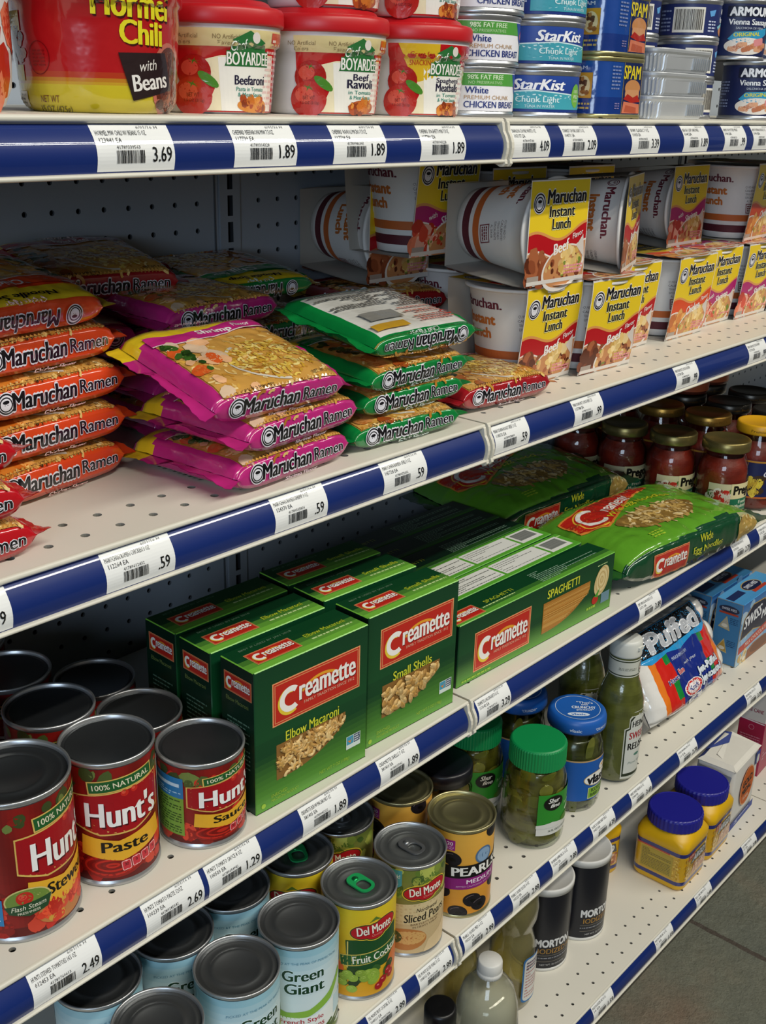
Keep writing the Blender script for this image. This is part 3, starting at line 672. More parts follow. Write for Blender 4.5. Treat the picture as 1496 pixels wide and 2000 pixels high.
# ---- top shelf tins
def a_chicken(A, r, h):
    A.rect(-3.0, .45, 3.4, 1.35, '4f9a3e', 1.5); A.text('98% FAT FREE', -.4, 1.08, 3.2, .34, 'd8ecc8', 2.4, .02); A.text('NO PRESERVATIVES', -.4, .68, 3.0, .22, 'b8dca8', 2.4, .0)
    A.text('White', -1.2, .12, 1.9, .48, '1d2f78', 2.6, .02); A.text('PREMIUM CHUNK', -.1, -.42, 4.2, .3, 'b08a58', 2.6, 0); A.text('CHICKEN BREAST', .4, -.95, 5.2, .48, '1d2f78', 2.6, .02)
    A.poly([(2.6, 1.35), (5.4, 1.35), (5.4, -1.1), (4.6, -.7), (3.2, .1)], '24469a', 2); A.ell(4.2, .55, .8, .35, 'c8586a', 2.8, 18, ang=.2); A.text('SWANSON', 4.2, .55, 1.2, .25, 'f4e8ec', 3.2, .01, ang=.2)
    A.blobs(10, 4.2, -1.5, 6.2, -.6, .2, .4, ('d8c8a8', 'c0a480'), 2.2)
K['chicken'] = Kind('chunk_chicken_can', 'food can', can(4.0, 3.75, 'e9e8ee', a_chicken, 'flat', rot=-22, metal='a9abae'))
def a_tuna(A, r, h):
    A.poly([(-4.6, .1), (-1, .3), (3.0, .0), (5.2, -.1), (5.2, -1.2), (-4.6, -1.2)], 'cfe6ea', 1.4); A.poly([(-4.6, .0), (-1, .2), (3.0, -.1), (5.2, -.2), (5.2, -1.2), (-4.6, -1.2)], '3f9fb0', 1.6)
    A.text('StarKist', -.6, .72, 4.6, .85, 'f4f4f8', 2.6, .04, shear=.25); A.text('Chunk Light', -.7, -.5, 3.8, .6, 'd8eef0', 3.4, .015); A.text('TUNA IN WATER', -.5, -.98, 2.6, .22, 'cfe6ea', 2.6, 0)
    A.ell(3.4, -.1, .75, .95, '6fae3e', 2.4, 24); A.text('100%', 3.4, .25, .8, .25, 'dcecc8', 3, 0); A.text('WILD', 3.4, -.15, .9, .3, 'e8f4d8', 3, .01); A.text('CAUGHT', 3.4, -.5, .8, .16, 'dcecc8', 3, 0)
    A.rect(-7.6, .45, -4.9, 1.3, 'b8283c', 2, r=.15); A.text('OMEGA-3s', -6.2, .95, 2.0, .3, 'f0c8cc', 2.6, .01); A.fine(-6.8, -.9, -4.9, .2, 4, 'b8c4e4', 2.2)
    A.rect(5.2, -1.2, 6.9, 1.2, 'e8dce4', 2); A.fine(5.3, -1.1, 6.8, 1.1, 6, '8a3c50', 2.4)
tunabg = lambda t, a: mixc('16307c', '24479c', t)
K['tuna'] = Kind('tuna_can', 'food can', can(4.05, 3.75, tunabg, a_tuna, 'flat', rot=-38, metal='a9abae'))
def a_vienna(A, r, h):
    A.rect(-2.6, 1.25, 2.7, 2.35, '0c1430', 1.2, r=.1); A.text('ARMOUR', 0, 1.8, 4.6, .8, 'e8eaf0', 2.4, .05)
    A.text('Vienna Sausage', .1, .7, 4.9, .75, 'eef0f4', 2.4, .03); A.text('SALCHICHA DE VIENA', .1, .18, 3.3, .22, 'c8d0dc', 2.4, 0)
    A.poly([(-2.3, -.9), (-1.6, -.2), (.4, -.1), (2.4, .3), (2.6, -.3), (1.4, -.9), (-1, -1.5)], '2c96c4', 1.8); A.text('ORIGINAL', -.2, -.42, 3.0, .38, 'd8d23a', 2.6, .03, ang=.05)
    A.ell(-.2, -1.6, 2.4, .85, 'e4dcd4', 2, 26)
    for k in range(9): A.rect(-2.2 + k * .48, -2.15 + (k % 3) * .22, -1.1 + k * .48, -1.65 + (k % 3) * .22, jit(R.choice(('c98763', 'b9714e', 'd9a07c'))), 2.4 + .02 * k, ang=R.uniform(-.4, .5), r=.2)
    A.rect(.6, -1.5, 2.0, -.8, 'd88a8c', 3.2, ang=.2, r=.2)
    A.rect(3.6, -1.9, 5.2, 1.9, 'e4e2dc', 2); 
    for k in range(16): A.rect(3.8, -1.7 + k * .22, 5.0, -1.7 + k * .22 + R.choice((.06, .1, .14)), '2a2a30', 2.5)
    A.fine(-6, -1.8, -3.6, 1.0, 9, '8a96bc', 2)
K['vienna'] = Kind('sausage_can', 'food can', can(3.3, 6.0, '1a2450', a_vienna, 'flat', rot=-42, metal='adafb2', lidc='9a9c9e'))
def a_potted(A, r, h):
    A.rect(-1.8, -1.25, 1.5, 1.15, 'e6e2d8', 1.4); A.bars(-1.6, -1.0, 1.3, .95, '3a342c', 2.2)
    A.poly([(2.0, .8), (2.9, 1.0), (2.7, .4), (2.2, .3)], '5fa0d8', 2); A.text('ARMOUR', 5.0, .9, 1.9, .5, 'e8eaf0', 2.4, .04); A.text('Potted Meat', 5.0, .1, 2.2, .5, 'eef0f4', 2.4, .03)
    A.poly([(3.4, -.6), (4.4, -.2), (6.6, -.1), (6.4, -.9), (4, -1.2)], '7fb8c8', 1.8); A.ell(4.9, -1.0, 1.2, .5, 'c0805a', 2.2, 18)
    A.fine(-3.6, -1.2, -2.1, 1.0, 6, '8a96bc', 2); A.fine(2.0, -1.2, 3.0, .0, 4, 'c8d0e8', 2)
K['potted'] = Kind('potted_meat_can', 'food can', can(3.25, 3.85, '202c62', a_potted, 'flat', rot=-62, metal='adafb2', lidc='9a9c9e'))

def b_spam(p):
    W, D, H = 8.4, 5.0, 5.15; m = MB()
    sec = lambda k, z: [(x, y, z) for x, y in rsec(W + k, D + k, 1.7 + k / 2, 7)]
    g = 'a8a070'
    m.rings([sec(-.5, .1), sec(-.1, 0), sec(.12, .06), sec(.12, .32), sec(-.08, .4), sec(-.08, H - .42), sec(.15, H - .36), sec(.15, H - .06), sec(.0, H), sec(-.25, H - .02), sec(-.3, H - .25), sec(-.9, H - .28), sec(-1.1, H - .2), sec(-2, H - .22)], g, 'metal', cap0=True, cap1=True)
    m.build('can_body', p)
    l = MB(); l.rings([sec(-.03, .38), sec(-.03, 1.8), sec(-.03, H - .38)], lambda i, j: mixc('15357f', '1b4796', i), 'film', smooth=True)
    A = Art()
    A.rect(.3, -2.15, 3.6, 2.15, '1a2858', 1.2); A.rect(.3, -2.15, .36, 2.15, 'b89a4a', 1.6); A.rect(3.5, -2.15, 3.56, 2.15, 'b89a4a', 1.6)
    A.text('SPAM', 1.75, 1.35, 2.9, 1.15, 'e8d22e', 2.6, .03, sh='101c44')
    A.ell(2.0, .05, 1.35, .7, 'c98a56', 2.2, 24); A.rect(.75, -.9, 3.25, -.1, 'd2976a', 2.3, r=.3); A.poly([(.5, -.9), (1.2, -.45), (2.2, -.75), (3.0, -.5), (3.5, -1.1), (2.0, -1.2)], 'b02a22', 2.6)
    A.poly([(.4, -2.1), (.6, -1.1), (3.4, -1.3), (3.5, -2.1)], 'd47a5c', 2.5); A.poly([(.8, -2.0), (1.0, -1.4), (2.9, -1.6), (3.0, -2.1)], 'b85a40', 2.8)
    A.fine(-1.7, -.2, -.2, 1.9, 7, '8090c0', 1.5); A.fine(-.9, -1.8, -.1, -1.2, 3, '8a80b0', 1.5)
    stamp(l, A, mplane((-.75, -D / 2, H / 2), (1, 0, 0), (0, 0, 1)), 'film', f0=.0)
    B = Art(); B.rect(-.2, -.9, 1.6, 1.2, 'c8932e', 1.2); B.ell(.7, .1, .7, .85, 'e0cfa0', 1.8, 22); B.blobs(12, .3, -.5, 1.1, .7, .1, .22, ('8a5a2c', '5a3a20', 'a8743c'), 2.2); B.text('SPAM', .2, 1.6, 1.6, .3, 'c8d0e8', 2, .02); B.fine(-.2, -1.9, 1.5, -1.2, 2, 'c0a860', 2)
    stamp(l, B, mplane((-W / 2, 0, H / 2), (0, -1, 0), (0, 0, 1)), 'film')
    l.build('label', p)
K['spam'] = Kind('luncheon_meat_can', 'food can', b_spam)
def b_tin(p):
    W, D, H = 10.9, 6.0, 2.08; m = MB(); c = 'd4d7da'
    def sec(k, z, rib=0):
        q = []
        for i, (x, y) in enumerate(rsec(W + k, D + k, 1.5 + k / 2, 12)):
            f = 1.0 + (rib * (.012 if i % 2 else -.012))
            q.append((x * f, y * f, z))
        return q
    m.rings([sec(-1.2, .12), sec(-.6, 0), sec(-.45, .05), sec(-.3, .3, 1), sec(-.18, H - .75, 1), sec(-.1, H - .5), sec(.15, H - .3), sec(.2, H - .1), sec(.05, H), sec(-.2, H - .02), sec(-.3, H - .2), sec(-1.4, H - .24)], c, 'silver', smooth=False, cap0=True, cap1=True)
    # pressed ribs around the near corner
    for k in range(9):
        x = W / 2 - 4.2 + k * .42; m.box(x - .09, x + .09, -D / 2 + .02, -D / 2 + .2, .35, H - .7, 'b4b8bc', 'silver')
    m.build('tin', p)
K['tin'] = Kind('sardine_tin', 'food tin', b_tin)

# ---- microwave cups and bowls
def b_chili(p):
    rf = lambda z: 4.32 + .07 * z + (0 if z > .8 else -.5 * (1 - z / .8) ** 2) + (.16 if z > 5.6 else 0)
    m = MB(); prof = [(3.6, 0), (3.9, .05)] + [(rf(z), z) for z in (.2, .5, .9, 1.45, 1.6, 1.8, 2.1, 2.4, 3.4, 4.4, 5.5, 5.65, 6.6, 7.6, 8.6)]
    m.lathe([(0, .02)] + prof, lambda z, a: hx('cdb92a') if z < 1.5 else (mixc('c9a02a', 'b5161c', min(1, (z - 1.5) / .5)) if z < 2.1 else hx('b5161c')), 'film', 64)
    A = Art()
    A.text('Hormel', 2.3, 2.55, 5.2, 1.6, 'e8da28', 3, .04, sh='3a0a0c', ang=-.03); A.text('Chili', 2.8, .95, 3.0, 1.35, 'e8da28', 3, .04, sh='3a0a0c', ang=-.03)
    A.ell(5.0, -1.9, 1.7, 2.4, 'c26a58', 1.8, 30); A.ell(5.1, -1.9, 1.5, 2.15, '5e2a1c', 2, 30); A.blobs(46, 3.8, -3.8, 6.4, 0, .15, .32, ('8a4a30', '6e3520', '4c2014', 'a05a3a'), 2.3, inside=lambda x, y: ((x - 5.1) / 1.4) ** 2 + ((y + 1.9) / 2.0) ** 2 < 1)
    A.poly([(1.1, -.2), (4.6, -.1), (5.2, -2.2), (1.9, -2.9)], '2a1c1e', 3)
    A.text('with', 3.1, -.85, 1.3, .6, 'e8e0d8', 3.8, 0, shear=.3, ang=.12); A.text('Beans', 3.3, -1.75, 2.7, .95, 'f2ece6', 3.8, .03, ang=.12)
    A.ring(-4.0, -.6, .85, .95, .05, '7c0d12', 2, 26); A.fine(-4.5, -1.1, -3.5, -.1, 5, '8c1016', 2)
    A.text('NET WT', -3.4, -2.9, 1.4, .4, '6a2a10', 2.4, 0); A.text('15 OZ (425g)', -3.1, -3.55, 2.3, .5, '5a4a10', 2.4, 0)
    A.rect(-7.3, .9, -5.6, 2.0, 'c8b828', 2); A.rect(-7.2, -1.9, -5.6, -1.0, 'c8b828', 2); A.blobs(20, -7.4, -.9, -5.6, .8, .2, .4, ('8a5a48', '5a3024', 'c8a890', 'a06a50'), 2)
    A.rect(-7.0, -3.4, -5.5, -2.5, 'd8d4cc', 2.2); A.fine(-6.9, -3.3, -5.7, -2.6, 3, '4a4a48', 2.6)
    stamp(m, A, mcyl(rf, 3.35, math.radians(-43)), 'film', ml=.8, tf=lambda x, y: (x * .88 + .75, y * .9 - .05))
    m.build('cup', p)
    l = MB(); l.lathe([(4.95, 8.5), (5.2, 8.5), (5.25, 9.3), (5.1, 9.4), (4.7, 9.4), (0, 9.3)], 'b5161c', 'plastic', 48); l.build('lid', p)
K['chili'] = Kind('chili_tub', 'microwave meal', b_chili)
def bowl(w1, w2, w3, fill, pos):
    def b(p):
        rf = lambda z: 3.72 + .1 * z + (.22 if z > 4.0 else 0)
        m = MB(); m.lathe([(0, .05), (3.3, .05), (3.5, 0), (rf(.2) - .05, .15)] + [(rf(z), z) for z in (.4, 1.2, 2.0, 3.0, 3.9, 4.1, 4.8, 5.4)], 'dcd8d6', 'plastic', 56)
        m.build('bowl', p)
        s_ = MB(); g = lambda z: rf(z) + .04; a0, a1 = math.radians(-70), math.radians(75)
        s_.lathe([(g(z), z) for z in (.12, 1, 2, 3, 3.9, 4.1, 4.9)], lambda z, a: hx('e6d49a') if z > 3.9 and pos < 2 else hx('c2141a'), 'film', 40, a0=a0 + math.radians(-0), a1=a1)
        A = Art()
        if pos < 2: A.text('NO Artificial', -2.4, 1.95, 1.9, .26, '8a7450', 2, 0); A.text('Colors', -2.4, 1.6, 1.0, .26, '8a7450', 2, 0); A.text('NO Artificial', .3, 1.95, 1.7, .26, '8a7450', 2, 0); A.text('Flavors', .3, 1.6, 1.1, .26, '8a7450', 2, 0)
        else: A.poly([(-2.2, 2.4), (.9, 2.4), (.9, .2), (-.8, -.2)], 'dcb426', 2); A.text('Great for', -.4, 1.7, 1.8, .35, 'b8421c', 2.6, .02); A.text('SNACKING!', -.3, 1.15, 1.9, .35, 'b8421c', 2.6, .02)
        A.poly([(-1.2, .6), (0, .9), (4.2, 1.0), (4.2, -2.3), (-1.0, -2.3), (-.4, -1)], 'efe4c0', 1.6)
        A.poly([(-.2, .8), (4.2, .9), (4.2, -2.3), (.0, -2.3)], 'f2efe6', 1.9)
        A.tomato(-1.7, -.1, 1.0, 2.2, 'a81a14'); A.tomato(-1.8, -1.5, 1.15, 2.5, 'b8201a'); A.ell(-.8, -.5, .75, .28, '4c8a2c', 3.2, 16, ang=-.6)
        A.poly([(.5, 1.0), (.7, 1.8), (1.9, 2.35), (3.1, 1.7), (3.3, 1.0), (3.5, .3), (.2, .3)], '2b7038', 3.2)
        A.ell(2.35, 1.95, .3, .33, 'e4dcd4', 3.6, 14)
        A.text('Chef', 1.15, 1.5, 1.1, .55, 'eef4e8', 4.4, .015, shear=.3, ang=.15); A.text('BOYARDEE', 1.9, .75, 3.1, .75, 'f4f2ea', 4, .03, out='2b7038', ow=.04)
        if w1: A.text(w1, 2.0, -.05, 1.4 if len(w1) < 6 else 2.3, .42, '2a2440', 3, .02)
        if w2: A.text(w2, 2.0, -.48, 2.3, .55, '231f3a', 3, .03)
        A.text(w3, 2.0, -1.0, 2.1, .24, '3a8c7c', 3, .01); A.text('& Meat Sauce', 2.0, -1.32, 1.9, .24, '3a8c7c', 3, .01)
        A.ell(2.2, -1.95, 1.2, .45, fill, 2.6, 20); A.blobs(18, 1.2, -2.3, 3.2, -1.55, .12, .28, ('c9702c', 'b04a20', 'd98c3c', '8a3a1c'), 2.9)
        A.text('NET WT', -1.75, -1.4, .8, .24, '6a1210', 3.4, 0); A.text('7.5 OZ (212g)', -1.7, -1.75, 1.3, .22, '6a1210', 3.4, 0)
        stamp(s_, A, mcyl(g, 2.5, math.radians(-32)), 'film', ml=.8)
        B = Art(); B.rect(-1.6, -2.2, 1.0, 2.2, 'd8d4d0', 1); B.bars(-1.3, -1.5, .6, 1.6, lv=2); B.rect(-4, -2.3, -1.8, 2.3, 'c2141a', 1); B.fine(-3.9, -2, -2, 2, 12, 'e8c8c4', 2); stamp(s_, B, mcyl(g, 2.5, math.radians(70)), 'film', ml=.8)
        s_.build('sleeve_label', p)
        l = MB(); l.lathe([(4.45, 5.15), (4.62, 5.15), (4.68, 5.3), (4.66, 6.0), (4.55, 6.2), (4.3, 6.28), (3.9, 6.3), (3.7, 6.55), (3.5, 6.65), (3.1, 6.6), (0, 6.5)], 'c0161f', 'plastic', 56)
        l.build('lid', p)
    return b
K['beefaroni'] = Kind('microwave_bowl', 'microwave meal', bowl('', 'Beefaroni', 'Pasta in Tomato', 'd98a3a', 0))
K['ravioli'] = Kind('microwave_bowl', 'microwave meal', bowl('Beef', 'Ravioli', 'in Tomato', 'b85a2c', 1))
K['meatball'] = Kind('microwave_bowl', 'microwave meal', bowl('Spaghetti', 'Meatballs', 'in Tomato', 'b85a2c', 2))
def b_tub(p):
    m = MB(); m.lathe([(0, 0), (3.2, 0), (3.8, .3), (4.2, 1.2), (4.35, 3), (4.4, 8)], lambda z, a: hx('d8d6d8') if z < .9 or z > 5 else hx('c8c4c6'), 'plastic', 48)
    A = Art(); A.blobs(30, -6, -3, 6, .5, .6, 1.3, ('b5301c', 'c8482c', 'd8785a', 'a02818'), 1); A.fine(4, 1.5, 6, 3.5, 6, '4a5a78', 2); stamp(m, A, mcyl(4.36, 4, 0), 'film', ml=.8); m.build('tub', p)
    l = MB(); l.lathe([(4.4, 7.8), (4.6, 7.9), (4.6, 8.6), (0, 8.7)], 'dcdcdc', 'plastic', 40); l.build('lid', p)
K['tub'] = Kind('sauce_tub', 'microwave meal', b_tub)
# ================================================================ cartons, ramen, noodle cups, bags
GR0, GR1, GR2 = '0c3a20', '17592a', '5f9f35'
def creamette(A, cx, cy, w, h, lv=2, tag=True):
    x0, x1, y0, y1 = cx - w / 2, cx + w / 2, cy - h / 2, cy + h / 2; t = h * .03
    A.rect(x0 - t, y0 - t, x1 + t, y1 + t, 'e9a06a', lv - .6); A.rect(x0, y0, x1, y1, 'c0281e', lv - .3); A.frame(x0 + t, y0 + t, x1 - t, y1 - t, t * .8, 'd88a5a', lv)
    A.ring(cx + w * .05, cy - h * .2, w * .28, h * .5, h * .07, 'e8a02c', lv + .2, 16, .5, 2.6)
    A.ring(cx - w * .32, cy - h * .04, w * .135, h * .34, h * .15, 'e8c83a', lv + .5, 22, 1.2, 5.3)
    A.ring(cx - w * .31, cy, w * .125, h * .31, h * .14, 'f6f0ea', lv + .9, 22, .9, 5.4)
    A.text('reamette', cx + w * .12, cy + h * .06, w * .66, h * .42, 'f6f0ea', lv + 1.2, .035, sh='6a1410')
    if tag: A.text('FAMILY TRADITION SINCE 1912', cx + w * .14, cy - h * .24, w * .6, h * .075, 'e8b49a', lv + 1, 0)
def carton(W, D, H, front, top, left, frontbg, topbg, leftbg, back='0c2c1a', rows=26, bev=.07, extra=None):
    def b(p):
        m = MB()
        def side(o, ex, L, bg):
            for i in range(rows):
                z0, z1 = H * i / rows, H * (i + 1) / rows; c = bg((i + .5) / rows)
                a = Vector(o); e = Vector(ex) * L
                m.quad((a.x, a.y, z0 + (bev if i == 0 else 0)), (a.x + e.x, a.y + e.y, z0 + (bev if i == 0 else 0)), (a.x + e.x, a.y + e.y, z1 - (bev if i == rows - 1 else 0)), (a.x, a.y, z1 - (bev if i == rows - 1 else 0)), c)
        k = bev; w, d = W / 2, D / 2
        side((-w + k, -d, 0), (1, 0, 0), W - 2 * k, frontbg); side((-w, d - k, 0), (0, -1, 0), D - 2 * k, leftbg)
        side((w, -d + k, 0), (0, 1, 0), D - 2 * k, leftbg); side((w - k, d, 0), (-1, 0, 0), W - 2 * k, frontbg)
        for (xa, ya), (xb, yb), c in (((-w, -d + k), (-w + k, -d), frontbg), ((w - k, -d), (w, -d + k), frontbg), ((w, d - k), (w - k, d), frontbg), ((-w + k, d), (-w, d - k), leftbg)):
            for i in range(rows): m.quad((xa, ya, H * i / rows), (xb, yb, H * i / rows), (xb, yb, H * (i + 1) / rows), (xa, ya, H * (i + 1) / rows), c((i + .5) / rows))
        for i in range(6):
            y0, y1 = -d + k + (D - 2 * k) * i / 6, -d + k + (D - 2 * k) * (i + 1) / 6
            m.quad((-w + k, y0, H), (w - k, y0, H), (w - k, y1, H), (-w + k, y1, H), topbg((i + .5) / 6))
        for a_, b_, c_, d_ in (((-w + k, -d, H - k), (w - k, -d, H - k), (w - k, -d + k, H), (-w + k, -d + k, H)), ((-w, d - k, H - k), (-w, -d + k, H - k), (-w + k, -d + k, H), (-w + k, d - k, H)), ((w, -d + k, H - k), (w, d - k, H - k), (w - k, d - k, H), (w - k, -d + k, H)), ((w - k, d, H - k), (-w + k, d, H - k), (-w + k, d - k, H), (w - k, d - k, H))):
            m.quad(a_, b_, c_, d_, topbg(0))
        m.quad((-w, -d, .01), (w, -d, .01), (w, d, .01), (-w, d, .01), back)
        if front: A = Art(); front(A, W, H); stamp(m, A, mplane((0, -d, H / 2), (1, 0, 0), (0, 0, 1)), 'gloss')
        if top: A = Art(); top(A, W, D); stamp(m, A, mplane((0, 0, H), (1, 0, 0), (0, 1, 0)), 'gloss')
        if left: A = Art(); left(A, D, H); stamp(m, A, mplane((-w, 0, H / 2), (0, -1, 0), (0, 0, 1)), 'gloss')
        m.build('carton', p)
        if extra: extra(p)
    return b
def window_shape(x0, x1, yt, yb_l, n=12):
    """flat top, curved lower edge: low at left, rising to the right"""
    pts = [(x0, yt), (x0, yb_l)]
    for i in range(1, n + 1):
        t = i / n; pts.append((x0 + (x1 - x0) * t, yb_l + (yt - yb_l) * (t ** 2.6) * .72))
    pts.append((x1, yt)); return pts[::-1]
def pasta_window(kind, cx, cy, w, h, D, H):
    def ex(p):
        m = MB(); y = -D / 2 - .015
        ws = window_shape(cx - w / 2, cx + w / 2, cy + h / 2, cy - h / 2)
        i = len(m.v)
        for a, b in ws: m.v.append((a, y, b + H / 2))
        m.face(list(range(i, i + len(ws))), '8a6230', 'gloss')
        def inside(x, z):
            t = (x - (cx - w / 2)) / w
            if not .03 < t < .97: return False
            return z < cy + h / 2 - .3 and z > cy - h / 2 + h * (t ** 2.6) * .72 + .28
        k = 0; tries = 0; N = 150 if kind == 'elbow' else 85
        while k < N and tries < 6000:
            tries += 1
            x, z = R.uniform(cx - w / 2, cx + w / 2), R.uniform(cy - h / 2, cy + h / 2)
            if not inside(x, z): continue
            c = jit(R.choice(('d8b070', 'c99c54', 'e0c084', 'b98a48')), .1); yy = y - .02 - R.uniform(0, .08)
            if kind == 'elbow':
                a0 = R.uniform(0, 2 * PI); rr = R.uniform(.32, .42); tr = .14; rs = []
                for s_ in range(6):
                    a = a0 + s_ * .36; px, pz = x + rr * (math.cos(a) - math.cos(a0 + .9)), z + rr * (math.sin(a) - math.sin(a0 + .9))
                    rs.append([(px + tr * math.cos(a) * math.cos(q), yy - tr * .6 * math.sin(q), pz + H / 2 + tr * math.sin(a) * math.cos(q)) for q in [2 * PI * j / 8 for j in range(8)]])
                m.rings(rs, c, 'food')
                for e, q in ((rs[0], 0), (rs[-1], 1)):
                    ctr = [sum(v[j] for v in e) / 8 for j in range(3)]
                    m.rings([e, [tuple(ctr[j] + (v[j] - ctr[j]) * .5 for j in range(3)) for v in e]], mixc(c, 'f0d8a0', .3), 'food', smooth=False)
                    i = len(m.v); m.v += [tuple(ctr[j] + (v[j] - ctr[j]) * .5 for j in range(3)) for v in e]; m.face(list(range(i, i + 8)), '5a3816', 'food')
            else:
                a = R.uniform(0, PI); w_, h_ = R.uniform(.38, .5), R.uniform(.26, .34); rs = []
                for s_ in range(7):
                    u = -1 + s_ / 3; q = math.sqrt(max(0, 1 - u * u * .92)) * h_
                    rs.append([(x + (u * w_) * math.cos(a) - v * math.sin(a), yy - .15 * math.cos(v / max(q, .01) * 1.4) * (1 - .6 * abs(u)), z + H / 2 + u * w_ * math.sin(a) + v * math.cos(a)) for v in [q * (j / 3 - 1) for j in range(7)]])
                m.rings(rs, lambda i, j: mixc(c, '8a6430', .0 if j not in (2, 3) else .45), 'food', closed=False, smooth=False)
            k += 1
        m.build('pasta_window', p)
    return ex
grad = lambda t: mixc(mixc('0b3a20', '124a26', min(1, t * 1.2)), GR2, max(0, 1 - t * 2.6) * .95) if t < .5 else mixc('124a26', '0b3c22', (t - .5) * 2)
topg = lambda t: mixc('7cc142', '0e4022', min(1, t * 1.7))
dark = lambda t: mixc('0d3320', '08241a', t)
def e_front(name, tx):
    def f(A, W, H):
        creamette(A, .4, 2.75, 9.0, 3.5, 2)
        A.text(name, tx, -.35, 5.6 if len(name) > 12 else 4.9, .85, 'd8d83a', 2.4, .015)
        A.text('NET WT 7 OZ (198g)', 2.3, -5.35, 3.3, .38, '9bc03a', 2, 0); A.text('ENRICHED', -3.6, -5.1, 1.6, .3, '9bc03a', 2, 0); A.text('MACARONI PRODUCT', -3.0, -5.5, 2.8, .26, '9bc03a', 2, 0); A.ell(-5.2, -5.6, .22, .22, '9bc03a', 2, 12)
        A.rect(3.6, -4.5, 5.2, -2.9 - .4, 'd8e4dc', 2); A.rect(3.65, -4.1, 4.4, -3.35, '4a9ab8', 2.3); A.poly([(3.75, -3.7), (4.05, -4.0), (4.3, -3.5), (4.1, -3.75)], 'e08a3a', 2.6); A.rect(4.45, -4.1, 5.15, -3.35, '46526a', 2.3); A.fine(4.5, -4.05, 5.1, -3.4, 3, 'd8dce0', 2.6)
    return f
def e_top(name):
    def f(A, W, D):
        creamette(A, -2.6, -.25, 4.3, 1.7, 2, False); A.text(name, 2.8, -.1, 4.2, .5, 'b8c832', 2, .01); A.fine(.9, -.95, 5.2, -.65, 1, 'c8e09a', 2, .6)
        A.text('BEST IF USED BY JAN 2018', -2.0, 1.35, 5.2, .3, '6a8a70', 2, 0)
    return f
def e_left(name):
    def f(A, D, H):
        creamette(A, .1, 4.4, 3.1, 1.5, 2, False); A.text(name, .0, 3.0, 2.6, .35, '7a8a4a', 2, 0); A.fine(-1.2, -2.5, 1.4, 1.6, 11, '5a7a68', 2, .35)
    return f
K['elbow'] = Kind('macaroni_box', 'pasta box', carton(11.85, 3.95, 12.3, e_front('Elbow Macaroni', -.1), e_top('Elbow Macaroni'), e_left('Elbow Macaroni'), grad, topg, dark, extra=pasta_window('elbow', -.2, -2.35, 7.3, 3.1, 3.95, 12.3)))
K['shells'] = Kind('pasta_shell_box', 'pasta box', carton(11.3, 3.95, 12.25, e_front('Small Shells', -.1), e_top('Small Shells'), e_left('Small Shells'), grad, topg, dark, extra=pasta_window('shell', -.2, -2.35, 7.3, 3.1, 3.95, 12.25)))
def s_front(A, W, H):
    creamette(A, -6.3, -.35, 8.6, 3.9, 2)
    A.text('SPAGHETTI', 3.6, 2.0, 5.6, .95, 'd8d83a', 2.4, .02)
    A.poly(window_shape(.2, 8.6, 1.2, -2.2), 'a5702c', 2)
    for k in range(26):
        y = -1.9 + 3.0 * k / 26; t = max(.0, (y + 2.1) / (3.3 * .72)); xe = .3 + 8.2 * min(.99, (max(0, y + 2.15) / 2.4) ** .385 if y > -2.15 else 0)
        A.rect(.3, y, .3 + (xe - .3) if False else 8.5, y + .07, jit(R.choice(('c98f42', 'd8a658', 'b57a30')), .1), 2.4) if y > .25 else A.rect(.3, y, min(8.4, 3.2 + (y + 2.0) * 2.9), y + .07, jit(R.choice(('c98f42', 'd8a658', 'b57a30')), .1), 2.4)
    A.ell(10.8, .6, 1.3, 1.75, 'd8c088', 2.4, 26, ang=-.4)
    for q in range(5): A.ring(10.8, .7, 1.15 - q * .22, 1.5 - q * .28, .08, ('b89a5c', 'e8d8a8')[q % 2], 2.7, 22)
    A.ell(9.8, -1.4, .6, .5, 'b8281c', 3, 16); A.poly([(9.6, -1.0), (10.6, -.2), (10.2, -1.2)], '4c9a2c', 3.1)
    A.fine(8.3, -2.3, 11.4, -1.9, 1, '9bc03a', 2.2, .7); A.rect(11.0, -2.2, 12.6, -1.0, '6a8a9a', 2.2); A.fine(9.8, 2.4, 11.6, 2.6, 1, 'c8e09a', 2, .5)
    A.fine(-12.4, -3.0, -8.0, -2.7, 1, '9bc03a', 2, .6)
def s_top(A, W, D):
    creamette(A, -10.9, -.5, 4.2, 1.8, 2, False); A.text('SPAGHETTI', -5.2, -.1, 4.4, .5, 'b8c832', 2, 0); A.fine(-8.4, -.9, -3.4, -.6, 1, 'c8e09a', 2, .5)
    A.fine(.8, -1.2, 11.3, 1.0, 8, '8fb098', 2, .4)
def s_topw(A, W, D):
    A.rect(-13, .95, 13, 1.15, 'b8dc90', 1.4)
    A.rect(8.4, -1.25, 12.2, 1.3, 'e6e6e0', 1.6); A.rect(8.8, -.7, 11.8, 1.0, '9a9c98', 2)
    for k in range(14): A.rect(8.85, -.68 + k * .12, 11.75, -.68 + k * .12 + R.choice((.04, .06)), '4a4c4a', 2.4)
    A.rect(.2, -1.25, 8.0, 1.3, 'e6e6e0', 1.6); A.fine(.5, -1.0, 7.7, 1.1, 6, '7a7c78', 2, .3)
    A.rect(-9.0, -1.25, -.2, 1.3, 'e6e6e0', 1.6); A.fine(-8.7, -1.1, -.5, 1.1, 7, '6a6c68', 2, .4); A.rect(-13, -1.25, -9.2, 1.3, 'dcdcd4', 1.6)
sl = lambda A, D, H: None
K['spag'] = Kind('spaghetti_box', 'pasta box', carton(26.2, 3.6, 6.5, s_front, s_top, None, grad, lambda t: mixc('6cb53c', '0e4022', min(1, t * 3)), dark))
K['spagw'] = Kind('spaghetti_box', 'pasta box', carton(26.2, 3.55, 6.5, None, s_topw, None, grad, lambda t: hx('5aa832'), dark))
